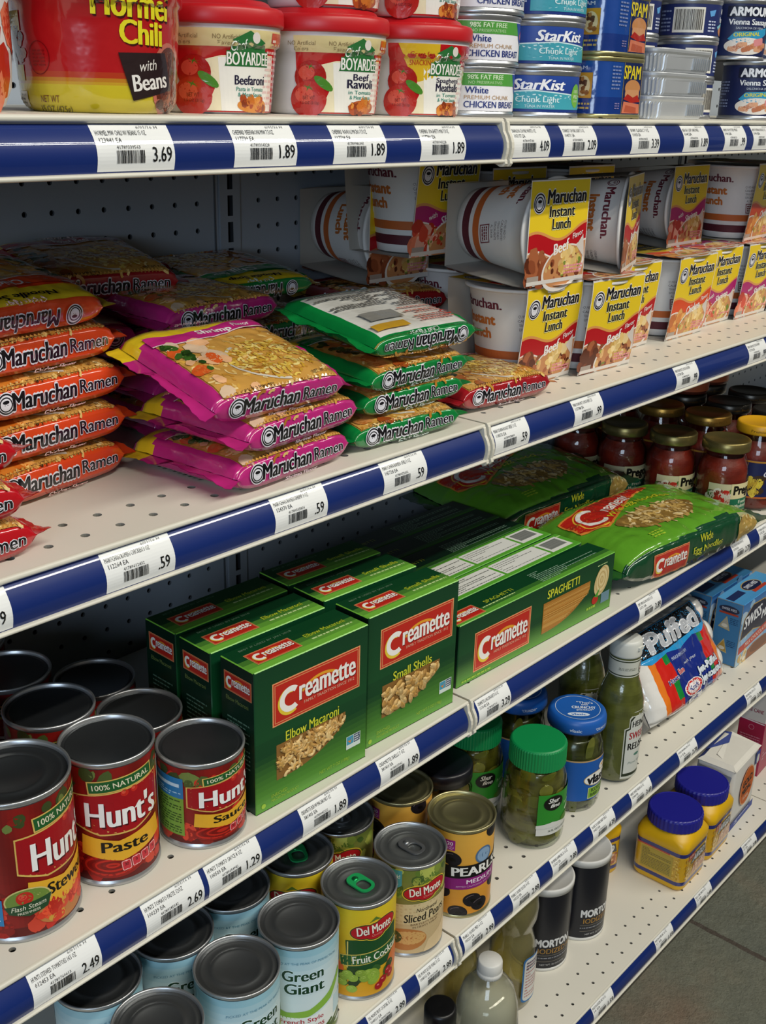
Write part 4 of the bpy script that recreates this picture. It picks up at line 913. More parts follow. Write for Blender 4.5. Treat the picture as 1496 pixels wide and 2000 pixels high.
K['spag_shaded'] = Kind('spaghetti_box', 'pasta box', carton(26.2, 3.55, 6.5, None, s_top, None, grad, lambda t: mixc('3c7a2c', '0a2c1a', min(1, t * 4)), dark))  # same box, top greens darkened to carry the shade of the shelf above

# ---------------------------------------------------------------- pillow packs
def pillow(W, D, T, fin=1.1, e=.45, wr=.10, nx=44, seed=0, pz=6, ridge=True, rr=.8, sag=0., cornerlift=0.):
    """closed film pack; surface point from (x across, s around): s 0..T front, T..T+D top, then back, then bottom"""
    P = 2 * (T + D); nz = Vector((seed * 3.1, 5.7 * seed, 1.3))
    def shape(x):
        u = min(1, abs(x) / (W / 2)); f = (1 - u ** pz) ** e
        return max(.035, f)
    def raw(x, s):
        s = s % P
        f = shape(x); t = T * f
        # walk the cross section, corners rounded
        if s < T: y, z = -D / 2, s / T - .5
        elif s < T + D: y, z = -D / 2 + (s - T), .5
        elif s < 2 * T + D: y, z = D / 2, .5 - (s - T - D) / T
        else: y, z = D / 2 - (s - 2 * T - D), -.5
        zz = z * t
        # round off the square section
        ky = abs(y) / (D / 2); kz = abs(z) * 2
        if ky > .6 and kz > .98:
            q = (ky - .6) / .4; zz *= 1 - .32 * q * q
        if ky > .999:
            y *= 1 - (.055 + .035 * (1 - f)) * (kz ** 2) * min(1.2, T / D * 3)
        if kz > .98 and ky < .999: zz *= 1 + .06 * math.cos(ky * 1.5) * (1 if z > 0 else .2)
        amp = wr * (.35 + .65 * f)
        n = noise.noise(Vector((x * .45, y * .45, z * 1.5)) + nz) + .5 * noise.noise(Vector((x * 1.3, y * 1.1, z * 3)) + nz)
        cr = noise.noise(Vector((x * .25, y * 2.0, z)) + nz) * min(1, abs(x) / (W / 2)) ** 3
        o = amp * (n + 1.2 * cr)
        d = Vector((0, y / (D / 2) * (.9 if ky > .98 else .15), 1. if z > 0 else -.5))
        if abs(z) < .49: d = Vector((0, 1 if y > 0 else -1, 0))
        v = Vector((x, y, zz)) + d * o
        v.z += cornerlift * max(0, (x / (W / 2))) ** 3
        return v
    def mp(x, s, f):
        a = raw(x, s); h = .12
        tx = raw(x + h, s) - raw(x - h, s); ts = raw(x, s + h) - raw(x, s - h)
        n = tx.cross(ts)
        if n.length > 1e-9: n.normalize()
        else: n = Vector((0, 0, 1))
        return a + n * (f + .055)
    def body(mb, col, mat='film'):
        ss = []; 
        for L, k, s0 in ((T, 8, 0), (D, 34, T), (T, 6, T + D), (D, 20, 2 * T + D)): ss += [s0 + L * i / k for i in range(k)]
        xs = [-W / 2 + W * (i / nx) for i in range(nx + 1)]
        rs = [[raw(x, s) for s in ss] for x in xs]
        mb.rings(rs, lambda i, j: col((xs[i] + xs[i + 1]) / 2, (ss[j] + (ss[j + 1] if j + 1 < len(ss) else P)) / 2), mat)
    def fins(side, col, mat='film', yoff=0):
        m = MB(); x0 = side * (W / 2 - .15); n = 26; k = 4; g = []
        for i in range(n + 1):
            y = -D / 2 + D * i / n; row = []
            for j in range(k + 1):
                t = j / k; z = (.12 * math.sin(y * 1.9 + seed) + .22 * math.sin(y * .7 + seed * 2)) * t + cornerlift * (side > 0) + R.uniform(-.015, .015)
                ex = fin * t * (1 if j < k else (1 + (.06 if i % 2 else -.03))); row.append((x0 + side * ex, y * (1 + .03 * t), z + (.02 if j % 2 else 0)))
            g.append(row)
        m.rings(g, lambda i, j: col(-D / 2 + D * (i + .5) / n), mat, closed=False)
        m.rings([[(x, y, z - .03) for x, y, z in r_] for r_ in g], lambda i, j: col(-D / 2 + D * (i + .5) / n), mat, closed=False)
        return m
    return mp, body, fins, P
YEL = 'ecca28'
def ramen(col, name, hint, seed=1, T=2.55):
    W, D = 11.6, 10.5
    def b(p):
        mp, body, fins, P = pillow(W, D, T, 1.1, seed=seed)
        def c(x, s):
            ed = abs(x) > W / 2 - .75
            if s < T * .88: return hx('c79a56') if s < .2 else hx(col)
            if s < T + D - 3.4: return hx(col) if ed else hx('c9923c')
            if s < T + D: return hx(col) if s < T + D - 2.1 - .3 * math.sin(x * .5) else (hx(col) if (ed and x > 0) else hx(YEL))
            if s < 2 * T + D: return hx(col)
            return hx(col) if (ed or s < 2 * T + D + 1 or s > P - .7) else hx('d9d7d0')
        m = MB(); body(m, c)
        A = Art(); dk = mixc(col, '000000', .25)
        def brand(y, lv=3):
            A.swirl(-W / 2 + 1.75, y, .68, lv=lv - .3)
            A.text('Maruchan', -1.05, y + .02, 5.0, 1.12, '121016', lv, .04, out='e9e6ee', ow=.035, shear=.08, res=3)
            A.text('Ramen', 3.4, y + .0, 3.2, .88, '121016', lv, .02, out='e9e6ee', ow=.03, res=2)
        brand(T * .52); A.text(hint, .6, .24, 3.4, .32, mixc(col, 'ffffff', .6), 2, .02, res=2)
        # noodle picture
        t0 = T + .1; t1 = T + D - 3.9
        def wave(x): return t1 + .9 + .45 * math.sin(x * .55 - .6)
        ins = lambda x, s: abs(x) < W / 2 - .95 and t0 - .5 < s < wave(x) - .15
        A.rect(-W / 2 + .85, T * .9, W / 2 - .85, t1 + 1.2, 'cf9a4a', .6)
        A.noods(190, -W / 2, t0 - .5, W / 2, t1 + 1.4, ins, lv=1, w=.2, L=1.0)
        bowl = lambda x, s: ((x - 1.4) / 3.4) ** 2 + ((s - (t0 + 3.2)) / 2.5) ** 2 < 1 and ins(x, s)
        A.ring(1.4, t0 + 3.0, 3.6, 2.7, .22, 'dcd3c4', 1.6, 26, 2.1, 4.6)
        A.noods(190, -2.4, t0 + .4, 5, t1 + 1.2, bowl, ('e8c860', 'f0d888', 'd8b048', 'c99a34'), 1.8, .2, .9)
        meat = {'Shrimp': ('e07a3c', 'd65a24', 'f0b888', 'e8c8a8'), 'Chicken': ('d9822c', 'c86a1c', 'e8a858'), 'Chili': ('b8682c', 'a04a1c', 'd08a4a'), 'Roast Beef': ('c98a3c', 'a85a24', 'd8a860')}[name]
        A.blobs(16, -4.6, t0 + .2, -1.9, t1 + .6, .3, .75, meat, 2, ins, 1.5); A.blobs(12, -4.7, t0 + 2.6, -3.6, t1 + .8, .2, .4, ('2c4a1c', '3c6224', '1c3212'), 2.2, ins)
        # coloured wave with the flavour name, then the yellow head
        top = [(x, wave(x)) for x in [-W / 2 + .7 + i * (W - 1.4) / 18 for i in range(19)]]
        A.poly(top + [(x, y + 1.35) for x, y in reversed(top)], col, 1.2)
        A.poly(top + [(x, y + .12) for x, y in reversed(top)], 'efdcd8', 2.2)
        A.text(name, .3, wave(.3) + .72, 3.1, .8, 'f4eeee', 2.6, .03, res=2, ang=.02); A.text('Flavor', 3.1, wave(3.1) + .66, 1.6, .5, 'f4eeee', 2.6, .01, res=2)
        A.text('Noodle Soup', .4, T + D - .75, 5.6, .62, '121016', 2.4, .03, res=2)
        A.text('COOKS IN 3 MINUTES', -2.5, t0 + .12, 3.3, .34, '3a342c', 2.6, .0, res=1); A.text('SUGGESTED SERVING', 1.4, t0 - .02, 2.2, .18, '5a4c34', 2.6, 0, res=1); A.text('NET WT 3 OZ', 3.9, t0 + .5, 1.9, .3, '3a342c', 2.6, 0, res=1)
        # back edge and upside-down brand
        A.swirl(-3.3, T + D + T * .55, .62, lv=2); A.text('Maruchan', .3, T + D + T * .55, 4.8, 1.05, '121016', 2.4, .035, out='e9e6ee', ow=.03, shear=.08, res=2); A.text(hint, .3, T + D + .25, 3.0, .3, mixc(col, 'ffffff', .6), 2, .02, res=1)
        # nutrition panel on the underside
        b0 = 2 * T + D
        A.fine(-W / 2 + 1, b0 + 1.3, -1.2, P - 4.6, 9, '5c5a54', 1.4, .5); A.fine(-1.0, b0 + 1.3, W / 2 - 1, P - 5.5, 8, '6c6a64', 1.4, .5)
        A.rect(.2, P - 4.2, 3.9, P - 2.6, '8a8882', 1.4); A.fine(-4.3, P - 4.3, -.4, P - 1.2, 8, 'c8786c', 1.4, .5); A.ring(-4.2, P - 2.2, .5, .5, .14, 'c0392f', 2, 16); A.rect(1.2, P - 1.9, 4.8, P - 1.0, 'c89a2c', 1.4)
        stamp(m, A, mp, 'film', ml=.55)
        m.build('wrapper', p)
        for sd in (-1, 1): fins(sd, lambda y: hx(YEL) if (sd < 0 and y > D / 2 - 2.2) else hx(col)).build('end_seal', p)
    return Kind('ramen_pack', 'ramen', b)
K['r_shrimp'] = ramen('c02a7c', 'Shrimp', 'Shrimp Flavor', 1)
K['r_chicken'] = ramen('e24a1e', 'Chicken', 'Chicken Flavor', 2, 2.7)
K['r_chili'] = ramen('0d7f3a', 'Chili', 'Chili Flavor', 3, 2.15)
K['r_beef'] = ramen('a31a24', 'Roast Beef', 'Roast Beef Flavor', 4)
K['r_red'] = ramen('c01420', 'Roast Beef', 'Beef Flavor', 6)

# ---------------------------------------------------------------- noodle cups in printed sleeves
def lunch_art(A, col, word, pre, H=9.0):
    W = 9.2; y0 = -H / 2
    A.rect(-W / 2, y0, W / 2, H / 2, 'e8e2dc', .3); A.rect(-W / 2 + .1, y0 + .1, W / 2 - .1, H / 2 - .1, YEL, .8)
    wv = lambda x: -.25 + .55 * math.sin((x + 2.4) * .75 + 2.6) + .08 * x
    xs = [-W / 2 + .1 + (W - .2) * i / 20 for i in range(21)]
    low = [(x, wv(x)) for x in xs]
    A.poly([(-W / 2 + .1, y0 + .1), (W / 2 - .1, y0 + .1)] + [(x, y + .25) for x, y in reversed(low)], 'dd9a54', 1.2)
    A.poly([(-W / 2 + .1, y0 + .1), (W / 2 - .1, y0 + .1)] + list(reversed(low)), col, 1.5)
    A.poly([(-W / 2 + .1, y0 + .1), (W / 2 - .1, y0 + .1)] + [(x, y - 1.45) for x, y in reversed(low)], 'efe4dc', 1.8)
    A.poly([(-W / 2 + .1, y0 + .1), (W / 2 - .1, y0 + .1)] + [(x, y - 1.6) for x, y in reversed(low)], 'c98f66', 2)
    ins = lambda x, y: y < wv(x) - 1.75 and abs(x) < W / 2 - .15 and y > y0 + .15
    pal = {'Beef': ('7a3a22', '8f4a2c', '5c2a18', 'a8603c'), 'Chicken': ('d08038', 'b8642a', 'e0a458'), 'Shrimp': ('d0442c', 'e07a58', 'b8301c', 'f0b09a')}[word]
    A.blobs(42, -W / 2, y0 + .2, -.6, -1.2, .3, .75, pal, 2.3, ins, 1.6)
    A.ell(1.1, y0 + 1.35, 3.4, 2.0, 'e8e0d8', 2.6, 30, ang=.25); inb = lambda x, y: ((x - 1.1) / 3.0) ** 2 + ((y - y0 - 1.4) / 1.65) ** 2 < 1 and ins(x, y)
    A.ell(1.1, y0 + 1.45, 3.1, 1.75, 'c98a58', 2.8, 30, ang=.25)
    A.blobs(40, -2, y0, 4.4, y0 + 3.6, .12, .35, pal + ('e0b478', 'd9c06a', '7c8c3a'), 3, inb)
    A.blobs(26, .3, y0 + 1.2, 3.2, y0 + 3.2, .25, .42, ('e8c47c', 'd9ac5c', 'f0d49a'), 3.2, None, 1.5)
    A.fine(1.2, y0 + .7, 4.2, y0 + 1.6, 3, 'e8949c', 3.6, .6, .25)
    A.poly([(4.0, y0 + 4.2), (3.0, y0 + 3.2), (4.4, y0 + 2.0)], 'd8ccc4', 3.3)
    A.rect(-W / 2 + .15, y0 + .15, -2.7, y0 + .9, 'a89a90', 3.4)
    A.rect(-W / 2 + .1, y0 + .1, W / 2 - .1, y0 + .45, 'dcd4cc', 3.5)
    A.swirl(-3.25, H / 2 - 1.95, .85, lv=2.4)
    A.text('Maruchan', .95, H / 2 - 1.45, 6.0, 1.2, '141218', 3, .04, out='ece8e0', ow=.03, shear=.05, res=2)
    A.text('Instant', .35, H / 2 - 2.75, 3.9, .95, '141218', 3, .035, out='ece8b0', ow=.025, res=2); A.text('Lunch', .35, H / 2 - 3.85, 2.8, .95, '141218', 3, .035, out='ece8b0', ow=.025, res=2)
    A.text(word, .6 if word != 'Shrimp' else .9, wv(.8) - .62, 2.5 if len(word) < 5 else 3.1, 1.0, 'f4eeea', 3, .03, shear=.15, ang=.2, res=2)
    A.text('Flavor' if word != 'Shrimp' else 'with', 3.1 if word != 'Shrimp' else -1.9, wv(3.1) - .55 if word != 'Shrimp' else wv(-1.9) - .7, 1.7 if word != 'Shrimp' else 1.2, .5, 'f4eeea', 3, .01, shear=.15, ang=.25, res=2)
def cupkind(col, word):
    def b(p):
        H = 9.4; w = 4.6; d = 4.62
        c = MB(); rt = 4.45; rf = lambda z: 3.2 + (rt - 3.2) * z / 9.0
        c.lathe([(0, .35), (2.9, .35), (3.0, .15), (rf(.2), .2)] + [(rf(z), z) for z in (1, 3, 5, 7, 8.6)] + [(4.62, 8.7), (4.85, 8.78), (4.86, 9.0), (4.6, 9.05), (4.3, 9.0), (0, 8.98)], 'e6e2de', 'paper', 56)
        A = Art()
        A.rect(-20, -2.3, 20, -1.5, 'c8662c', 1); A.rect(-20, -3.7, 20, -2.8, '5a1c28', 1)
        A.swirl(-3.3, 2.9, .62, '6a2030', 'e6e2de', 1.5); A.text('Maruchan.', .2, 2.9, 5.3, .95, '6a2030', 2, .04, res=2); A.text('Instant', .3, 1.4, 3.6, .9, 'c8702c', 2, .05, res=2); A.text('Lunch', .1, .1, 2.9, .9, 'c8702c', 2, .05, res=2)
        for q, (t, ww) in enumerate((('CUIDADO:', 1.7), ('CALIENTE!', 1.8), ('TENGA CUIDADO', 1.6), ('ESPECIALMENTE', 1.6), ('AL SERVIR', 1.2))): A.text(t, 5.2, 1.9 - .42 * q, ww, .26, '6b5a55', 2, 0, res=1)
        A.frame(4.5, -1.3, 6.2, -.1, .1, '7a3038', 2); A.fine(4.7, -1.1, 6.0, -.3, 3, '7a3038', 2, .6, .2)
        stamp(c, A, mcyl(lambda z: rf(z), 4.6, math.radians(-110)), 'paper', ml=.9)
        c.build('cup', p)
        s_ = MB(); T_ = .05
        zs = [.05 + H * i / 14 for i in range(15)]
        yf = lambda z: -(3.72 + (d - 3.72) * min(1, (z / 8.2)) ** .8)
        s_.rings([[(x, yf(z), z) for z in zs] for x in (-w, w)], 'c9c2ba', 'paper', closed=False, smooth=True)
        s_.rings([[(x, yf(z) + .045, z) for z in zs] for x in (-w, w)], 'b5b0a8', 'paper', closed=False, smooth=True)
        s_.rings([[(x, -yf(z), z) for z in zs] for x in (-w, w)], 'b9b3aa', 'paper', closed=False, smooth=True)
        s_.quad((-w, yf(H), H + .05), (w, yf(H), H + .05), (w, -yf(H), H + .05), (-w, -yf(H), H + .05), 'c9c2ba', 'paper')
        s_.quad((-w, yf(0), .04), (w, yf(0), .04), (w, -yf(0), .04), (-w, -yf(0), .04), 'b9b3aa', 'paper')
        def fmap(x, y, f): z = max(.05, min(H + .04, y + 4.72)); return (x, yf(z) - f - .01, z)
        A = Art(); lunch_art(A, col, word, '', 9.3); stamp(s_, A, fmap, 'gloss', ml=.9)
        A = Art(); lunch_art(A, col, word, '', 9.2); stamp(s_, A, mplane((0, 0, H + .06), (1, 0, 0), (0, 1, 0)), 'gloss')
        s_.build('sleeve', p)
    return Kind('noodle_cup', 'noodle cup', b)
K['c_beef'] = cupkind('b8141e', 'Beef'); K['c_chicken'] = cupkind('dc4a1c', 'Chicken'); K['c_shrimp'] = cupkind('b0206c', 'Shrimp')

# ---------------------------------------------------------------- egg noodle bag
def b_noodles(p):
    W, D, T = 27, 14.5, 5.2
    mp, body, fins, P = pillow(W, D, T, 2.6, e=.5, wr=.2, nx=84, seed=9, pz=4, rr=1.2)
    lime, dkg = '5f9e2a', '12452a'
    def c(x, s):
        if s < T + .6 + .5 * math.sin(x * .25): return hx(dkg) if x < 9.4 else hx('a8a878')
        if s < T + D: return hx(lime) if s < T + 9.5 else mixc(lime, '4a8c2a', .4)
        return hx('2c5a2c')
    m = MB(); body(m, c)
    A = Art(); t0 = T
    creamette(A, -5.2, 2.2, 6.6, 3.0, 2, False)
    A.text('Wide', 1.8, 3.6, 2.6, 1.0, 'c8c832', 2.4, .02); A.text('Egg Noodles', 2.4, 2.1, 6.0, 1.15, 'c8c832', 2.4, .02)
    win = [(-.6 + 6.8 * math.cos(a) * (1 + .15 * math.sin(3 * a)), t0 + 5.4 + 2.6 * math.sin(a) * (1 + .2 * math.cos(2 * a))) for a in [2 * PI * k / 30 for k in range(30)]]
    A.poly(win, '8a6a34', 1.2)
    inw = lambda x, s: ((x + .6) / 6.3) ** 2 + ((s - t0 - 5.4) / 2.5) ** 2 < 1
    A.noods(170, -7.6, t0 + 2.6, 6.5, t0 + 8.3, inw, ('d8b878', 'c9a45c', 'e8d09c', 'a88444'), 1.5, .38, 1.5)
    A.poly([(-12, t0 + 8.0), (-8.5, t0 + 6.6), (-5, t0 + 8.0), (1, t0 + 10.8), (6, t0 + 12), (6, t0 + 13.2), (-2, t0 + 13.0), (-12, t0 + 11.6)], 'd8863a', 1.3)
    A.poly([(-11.8, t0 + 8.3), (-8.5, t0 + 6.9), (-5, t0 + 8.3), (1, t0 + 11.1), (5.8, t0 + 12.2), (5.8, t0 + 13.0), (-2, t0 + 12.8), (-11.8, t0 + 11.4)], 'b8261c', 1.6)
    A.ring(-8.2, t0 + 9.6, 2.0, 1.9, .55, 'efe8e0', 2.2, 26, .8, 5.5); A.ring(-8.4, t0 + 9.4, 2.4, 2.3, .2, 'e8b83a', 2.1, 26, 1.2, 5.0); A.text('reamette', -2.4, t0 + 10.7, 6.4, 1.3, 'efe8e0', 2.2, .03, ang=.22)
    A.text('Wide Egg Noodles', -.3, t0 + 8.9, 12.5, 1.2, 'd0cc2e', 2.4, .02, ang=.05, warp=lambda x, y: (x, y - .028 * x * x + .6))
    A.fine(-6.8, t0 + 1.4, -4.6, t0 + 2.6, 3, 'a8c83a', 2, .5)
    A.poly([(9.2, .6), (12.6, 1.4), (12.9, 3.6), (10, 4.8), (9.0, 3.4)], 'b0924c', 1.4); A.noods(26, 9.4, 1, 12.6, 4.4, None, ('c9a45c', 'a88444', 'd8c088'), 2, .36, 1.3)
    stamp(m, A, mp, 'film', ml=.6)
    m.build('bag', p)
    fins(-1, lambda y: hx(dkg)).build('end_seal', p); fins(1, lambda y: hx('1c4a30'), ).build('end_seal', p)
K['bag'] = Kind('egg_noodle_bag', 'pasta bag', b_noodles)

# ---------------------------------------------------------------- marshmallow bag, stands leaning back
def b_mallow(p):
    W, D, T = 21.5, 12.2, 5.6
    mp, body, fins, P = pillow(W, D, T, 1.6, e=.5, wr=.25, nx=80, seed=4, pz=4)
    m = MB()
    def c(x, s):
        if s < T + .3 or s > T + D - .2: return hx('dcd8d2')
        y = s - T; u = x + .25 * y - 2
        a = abs(x)
        if a > 8.6: return hx('e6e2dc')
        if a > 7.4: return hx('ea7a1c')
        if a > 5.6: return hx('d4241c')
        if a > 4.2 and y < 11: return hx('168a3a') if (int((y + 20) / 2.4) % 2) else hx('d4241c')
        return hx('1c2f86')
    body(m, c)
    A = Art(); t = T
    A.poly([(-9.5, t + 10.2), (-8, t + 9.4), (-4, t + 9.9), (-1, t + 9.2), (3, t + 10.1), (6, t + 9.6), (8, t + 10.6), (8, t + 15), (-9.5, t + 15)], '2a9ad8', 1.6)
    A.poly([(-9.5, t + 10.8), (-4, t + 10.4), (3, t + 10.7), (7.4, t + 10.9), (7.6, t + 14.9), (-9.5, t + 14.9)], '0c1018', 1.9)
    A.text('Puffed', -.6, t + 12.6, 13.5, 3.3, 'b9bcc2', 2.6, .03, out='e8eaee', ow=.02)
    A.text('MARSHMALLOWS', -1.8, t + 8.5, 4.2, .6, 'b8c4e8', 2.4, .02); A.text('Have', -5.4, t + 5.4, 2.4, .8, '1c2f86', 2.6, .03, out='f0ecec', ang=.1); A.text('fun', -3.0, t + 6.0, 1.6, .9, 'd4302a', 2.6, .04, out='f0ecec'); A.text('with your', .2, t + 6.7, 3.6, .7, 'e8ecf4', 2.6, .0, shear=.2)
    A.ell(-1.4, t + 2.4, 2.5, 1.35, 'f4eeee', 2.2, 26); A.ell(-1.4, t + 2.4, 2.3, 1.2, 'd4241c', 2.4, 26); A.ell(-1.4, t + 2.4, 1.75, .85, 'f4eeee', 2.7, 24); A.text('Kraft', -1.4, t + 2.4, 2.6, .8, '1c2f86', 3.2, .03)
    for w_, y, x in (('Jet-Puffed', 4.1, 4.0), ('Jet-toasted', 2.4, 4.2)): A.text(w_, x, t + y, 6.2, 1.5, 'e4ecf4', 3, .06, out='0c2050', ow=.06, ang=.02)
    A.text('MARSHMALLOWS', 4.6, t + 1.0, 3.6, .4, 'a8c4ec', 2.8, .01)
    A.poly([(-3.4, t + .2), (.6, t + .2), (.6, t + 1.0), (-3.4, t + 1.0)], 'f0ecec', 2); A.text('Kraft', -1.6, t + .6, 2.2, .6, '1c2f86', 2.8, .03)
    stamp(m, A, mp, 'film', ml=.7, tf=lambda x, y: (x, T + (y - T) * .79))
    m.build('bag', p)
    for x, y, z, r in ((9.2, 4.2, 1.4, 2.1), (9.5, .6, 1.2, 2.1), (9.3, -3.2, 1.2, 2.0), (-9.6, -3.0, .8, 1.5), (-9.8, 0, .8, 1.5), (-9.5, 3.2, .8, 1.5)):
        rs = []; q = MB()
        for i in range(9):
            a = PI * i / 8; rs.append([(x + r * .95 * math.sin(a) * math.cos(b_), y + r * math.sin(a) * math.sin(b_), z + r * .72 * math.cos(a) - .6) for b_ in [2 * PI * j / 14 for j in range(14)]])
        q.rings(rs, 'ece8e0', 'film'); q.build('marshmallow_bulge', p)
    fins(-1, lambda y: hx('dcdad6'), 'clearfilm').build('end_seal', p); fins(1, lambda y: hx('e4e2de'), 'clearfilm').build('end_seal', p)
K['mallow'] = Kind('marshmallow_bag', 'marshmallow bag', b_mallow)

# ---------------------------------------------------------------- cocoa boxes, starch, flour, sugar, salt
def co_front(A, W, H):
    A.poly([(-6.6, -.9), (-6.0, 2.6), (-3.2, 4.3), (1, 4.0), (3, 2.4), (3, -1.6), (-2, -.4)], 'b89a5c', 1.4); A.poly([(-6.4, -.8), (-5.8, 2.5), (-3.2, 4.1), (1, 3.8), (2.8, 2.3), (2.8, -1.4), (-2, -.2)], '161c38', 1.7)
    A.text('SWISS', -2.7, 2.0, 6.0, 1.9, 'eef0f4', 2.6, .04, shear=.2, ang=.12); A.text('MISS', 2.4, 1.4, 3.6, 1.5, 'eef0f4', 2.6, .04, shear=.2, ang=.1)
    A.poly([(-6.5, -2.0), (3, -.7), (6.5, -.9), (6.5, -2.2), (3, -2.2), (-6.5, -3.2)], 'b8321c', 2.0); A.text('MILK CHOCOLATE', -.6, -1.85, 7.4, .7, 'ecd8cc', 2.8, .01, ang=.1)
    A.poly([(-3.2, -5.1), (-3.0, -3.6), (-1, -3.0), (3, -2.9), (5.8, -3.4), (5.9, -5.1)], '8a5028', 1.8); A.ell(1.6, -4.0, 3.6, .9, '6a3818', 2, 26); A.blobs(16, -6.6, -5.1, -3.4, -3.2, .3, .6, ('c8a868', 'd8c8a0', 'e8e0d0'), 2)
    A.blobs(20, -6.6, -3.6, 6.6, 5, .5, 1.1, ('8ab4d8', 'b8d0e4', '6a9cc8'), .8)
def co_top(A, W, D):
    A.poly([(-6.6, -.4), (-2.4, -.4), (-2.4, .9), (-6.6, .9)], '22305c', 1.5); A.ell(1.0, .3, 2.6, 1.3, 'b89a5c', 1.8, 22); A.ell(1.0, .3, 2.4, 1.15, '1c2444', 2, 22); A.text('SWISS MISS', 1.0, .4, 3.8, .8, 'd8dce8', 2.6, .03, shear=.2); A.rect(-1, -1.3, 3.6, -.7, 'b8402c', 2.4)
def co_left(A, D, H):
    A.ell(0, 3.8, 1.6, .6, '2a3048', 1.5, 22); A.text('SWISS MISS', 0, 3.85, 2.3, .4, 'c8ccd8', 2.2, .02); A.rect(-1.5, 3.0, 1.5, 3.3, 'a8402c', 1.8)
    for y in (.7, -3.0):
        A.poly([(-1.4, y), (.5, y - .3), (-.2, y + 2.0)], 'b8a878', 1.6); A.poly([(-1.2, y + .1), (.35, y - .1), (-.22, y + 1.7)], ('a8a49a' if y > 0 else 'b08a3c'), 1.9); A.ell(-.4, y + .4, .5, .3, 'd8d0c0', 2.3, 14); A.fine(.3, y + .8, 1.6, y + 1.9, 4, '1c3c64', 2, .35)
    A.frame(-D / 2 + .05, -H / 2 + .05, D / 2 - .05, H / 2 - .05, .07, 'a89468', 1.4)
K['cocoa'] = Kind('cocoa_box', 'cocoa box', carton(13.6, 4.25, 10.4, co_front, co_top, co_left, lambda t: mixc('a8c4d4', '2c6cb0', t), lambda t: mixc('4a94cc', '5aa4d8', t), lambda t: hx('3f78a8'), back='2a4a6a'))
def b_starch(p):
    m = MB(); Y = 'dfae12'; N = '1a2470'
    sec = lambda w, z, r=1.35: [(x, y, z) for x, y in rsec(w, w, r, 7)]
    m.rings([sec(7.0, 0), sec(7.9, .1), sec(8.3, .5), sec(8.4, 1.0), sec(8.4, 6.9), sec(8.5, 7.1), sec(8.5, 7.9), sec(8.2, 8.6, 2.4), sec(7.4, 9.2, 2.8), sec(6.9, 9.6, 3.2)], Y, 'plastic', cap0=True, cap1=True)
    m.build('jar', p)
    l = MB(); q = 8.46
    bands = [1.0, 1.1, 1.75, 2.0, 5.9, 6.1, 6.75, 6.85]
    l.rings([sec(q, z, 1.4) for z in bands], lambda i, j: hx((N if i in (1, 5) else 'cfa01e')), 'film')
    A = Art()   # left face
    A.rect(-3.5, 1.9, 1.8, 2.15, 'b02a1c', 1.2); A.rect(-2.8, -1.9, 2.4, 1.7, 'b09612', 1.2); A.fine(-2.6, -1.7, 2.1, 1.5, 12, '6a5a10', 2, .4, .3)
    A.blobs(30, 2.5, -1.9, 3.6, 1.8, .12, .18, ('e8c040', 'c89a20'), 1.8, None, 1.1, .02)
    stamp(l, A, mplane((-q / 2, 0, 4.0), (0, -1, 0), (0, 0, 1)), 'film')
    A = Art()
    A.blobs(90, -3.5, -1.9, -1.0, 1.8, .13, .19, ('e8c040', 'c89a20', 'd8ae30'), 1.4, None, 1.1, .02)
    A.poly([(-1.9, .2), (-1.4, 1.7), (2.6, 1.7), (3.0, .2)], '3c4450', 2); A.text('ARGO', .6, .95, 3.6, 1.05, 'd8dce0', 2.8, .05, shear=.15)
    A.poly([(-3.0, 1.2), (-2.8, 2.2), (-.8, 2.2), (-1.0, 1.2)], 'b8301c', 2.4); A.text('PURE', -1.9, 1.75, 1.4, .35, 'f0d8c8', 3, .02)
    A.poly([(-1.4, -1.9), (-.8, .0), (3.0, .0), (3.2, -1.9)], 'c88a5c', 1.8); A.blobs(26, -.9, -1.8, 3.1, -.1, .2, .4, ('b06a44', 'd8a878', '9a5434', 'e0b890'), 2.1)
    A.text('CORN STARCH', .9, -.25, 3.0, .3, 'f0e8d8', 3, .02)
    stamp(l, A, mplane((0, -q / 2, 4.0), (1, 0, 0), (0, 0, 1)), 'film')
    l.build('label', p)
    c = MB(); n = 80
    rs = []
    for z, r, k in ((9.4, 4.05, 1), (9.5, 4.1, 1), (11.1, 4.1, 1), (11.35, 4.0, 1), (11.45, 3.85, 0), (11.4, 3.7, 0), (11.4, 0.01, 0)):
        rs.append([((r + k * (.03 if j % 2 else -.03)) * math.cos(2 * PI * j / n), (r + k * (.03 if j % 2 else -.03)) * math.sin(2 * PI * j / n), z) for j in range(n)])
    c.rings(rs, '20208a', 'plastic', smooth=False); c.build('screw_cap', p)
K['starch'] = Kind('corn_starch_jar', 'corn starch jar', b_starch)
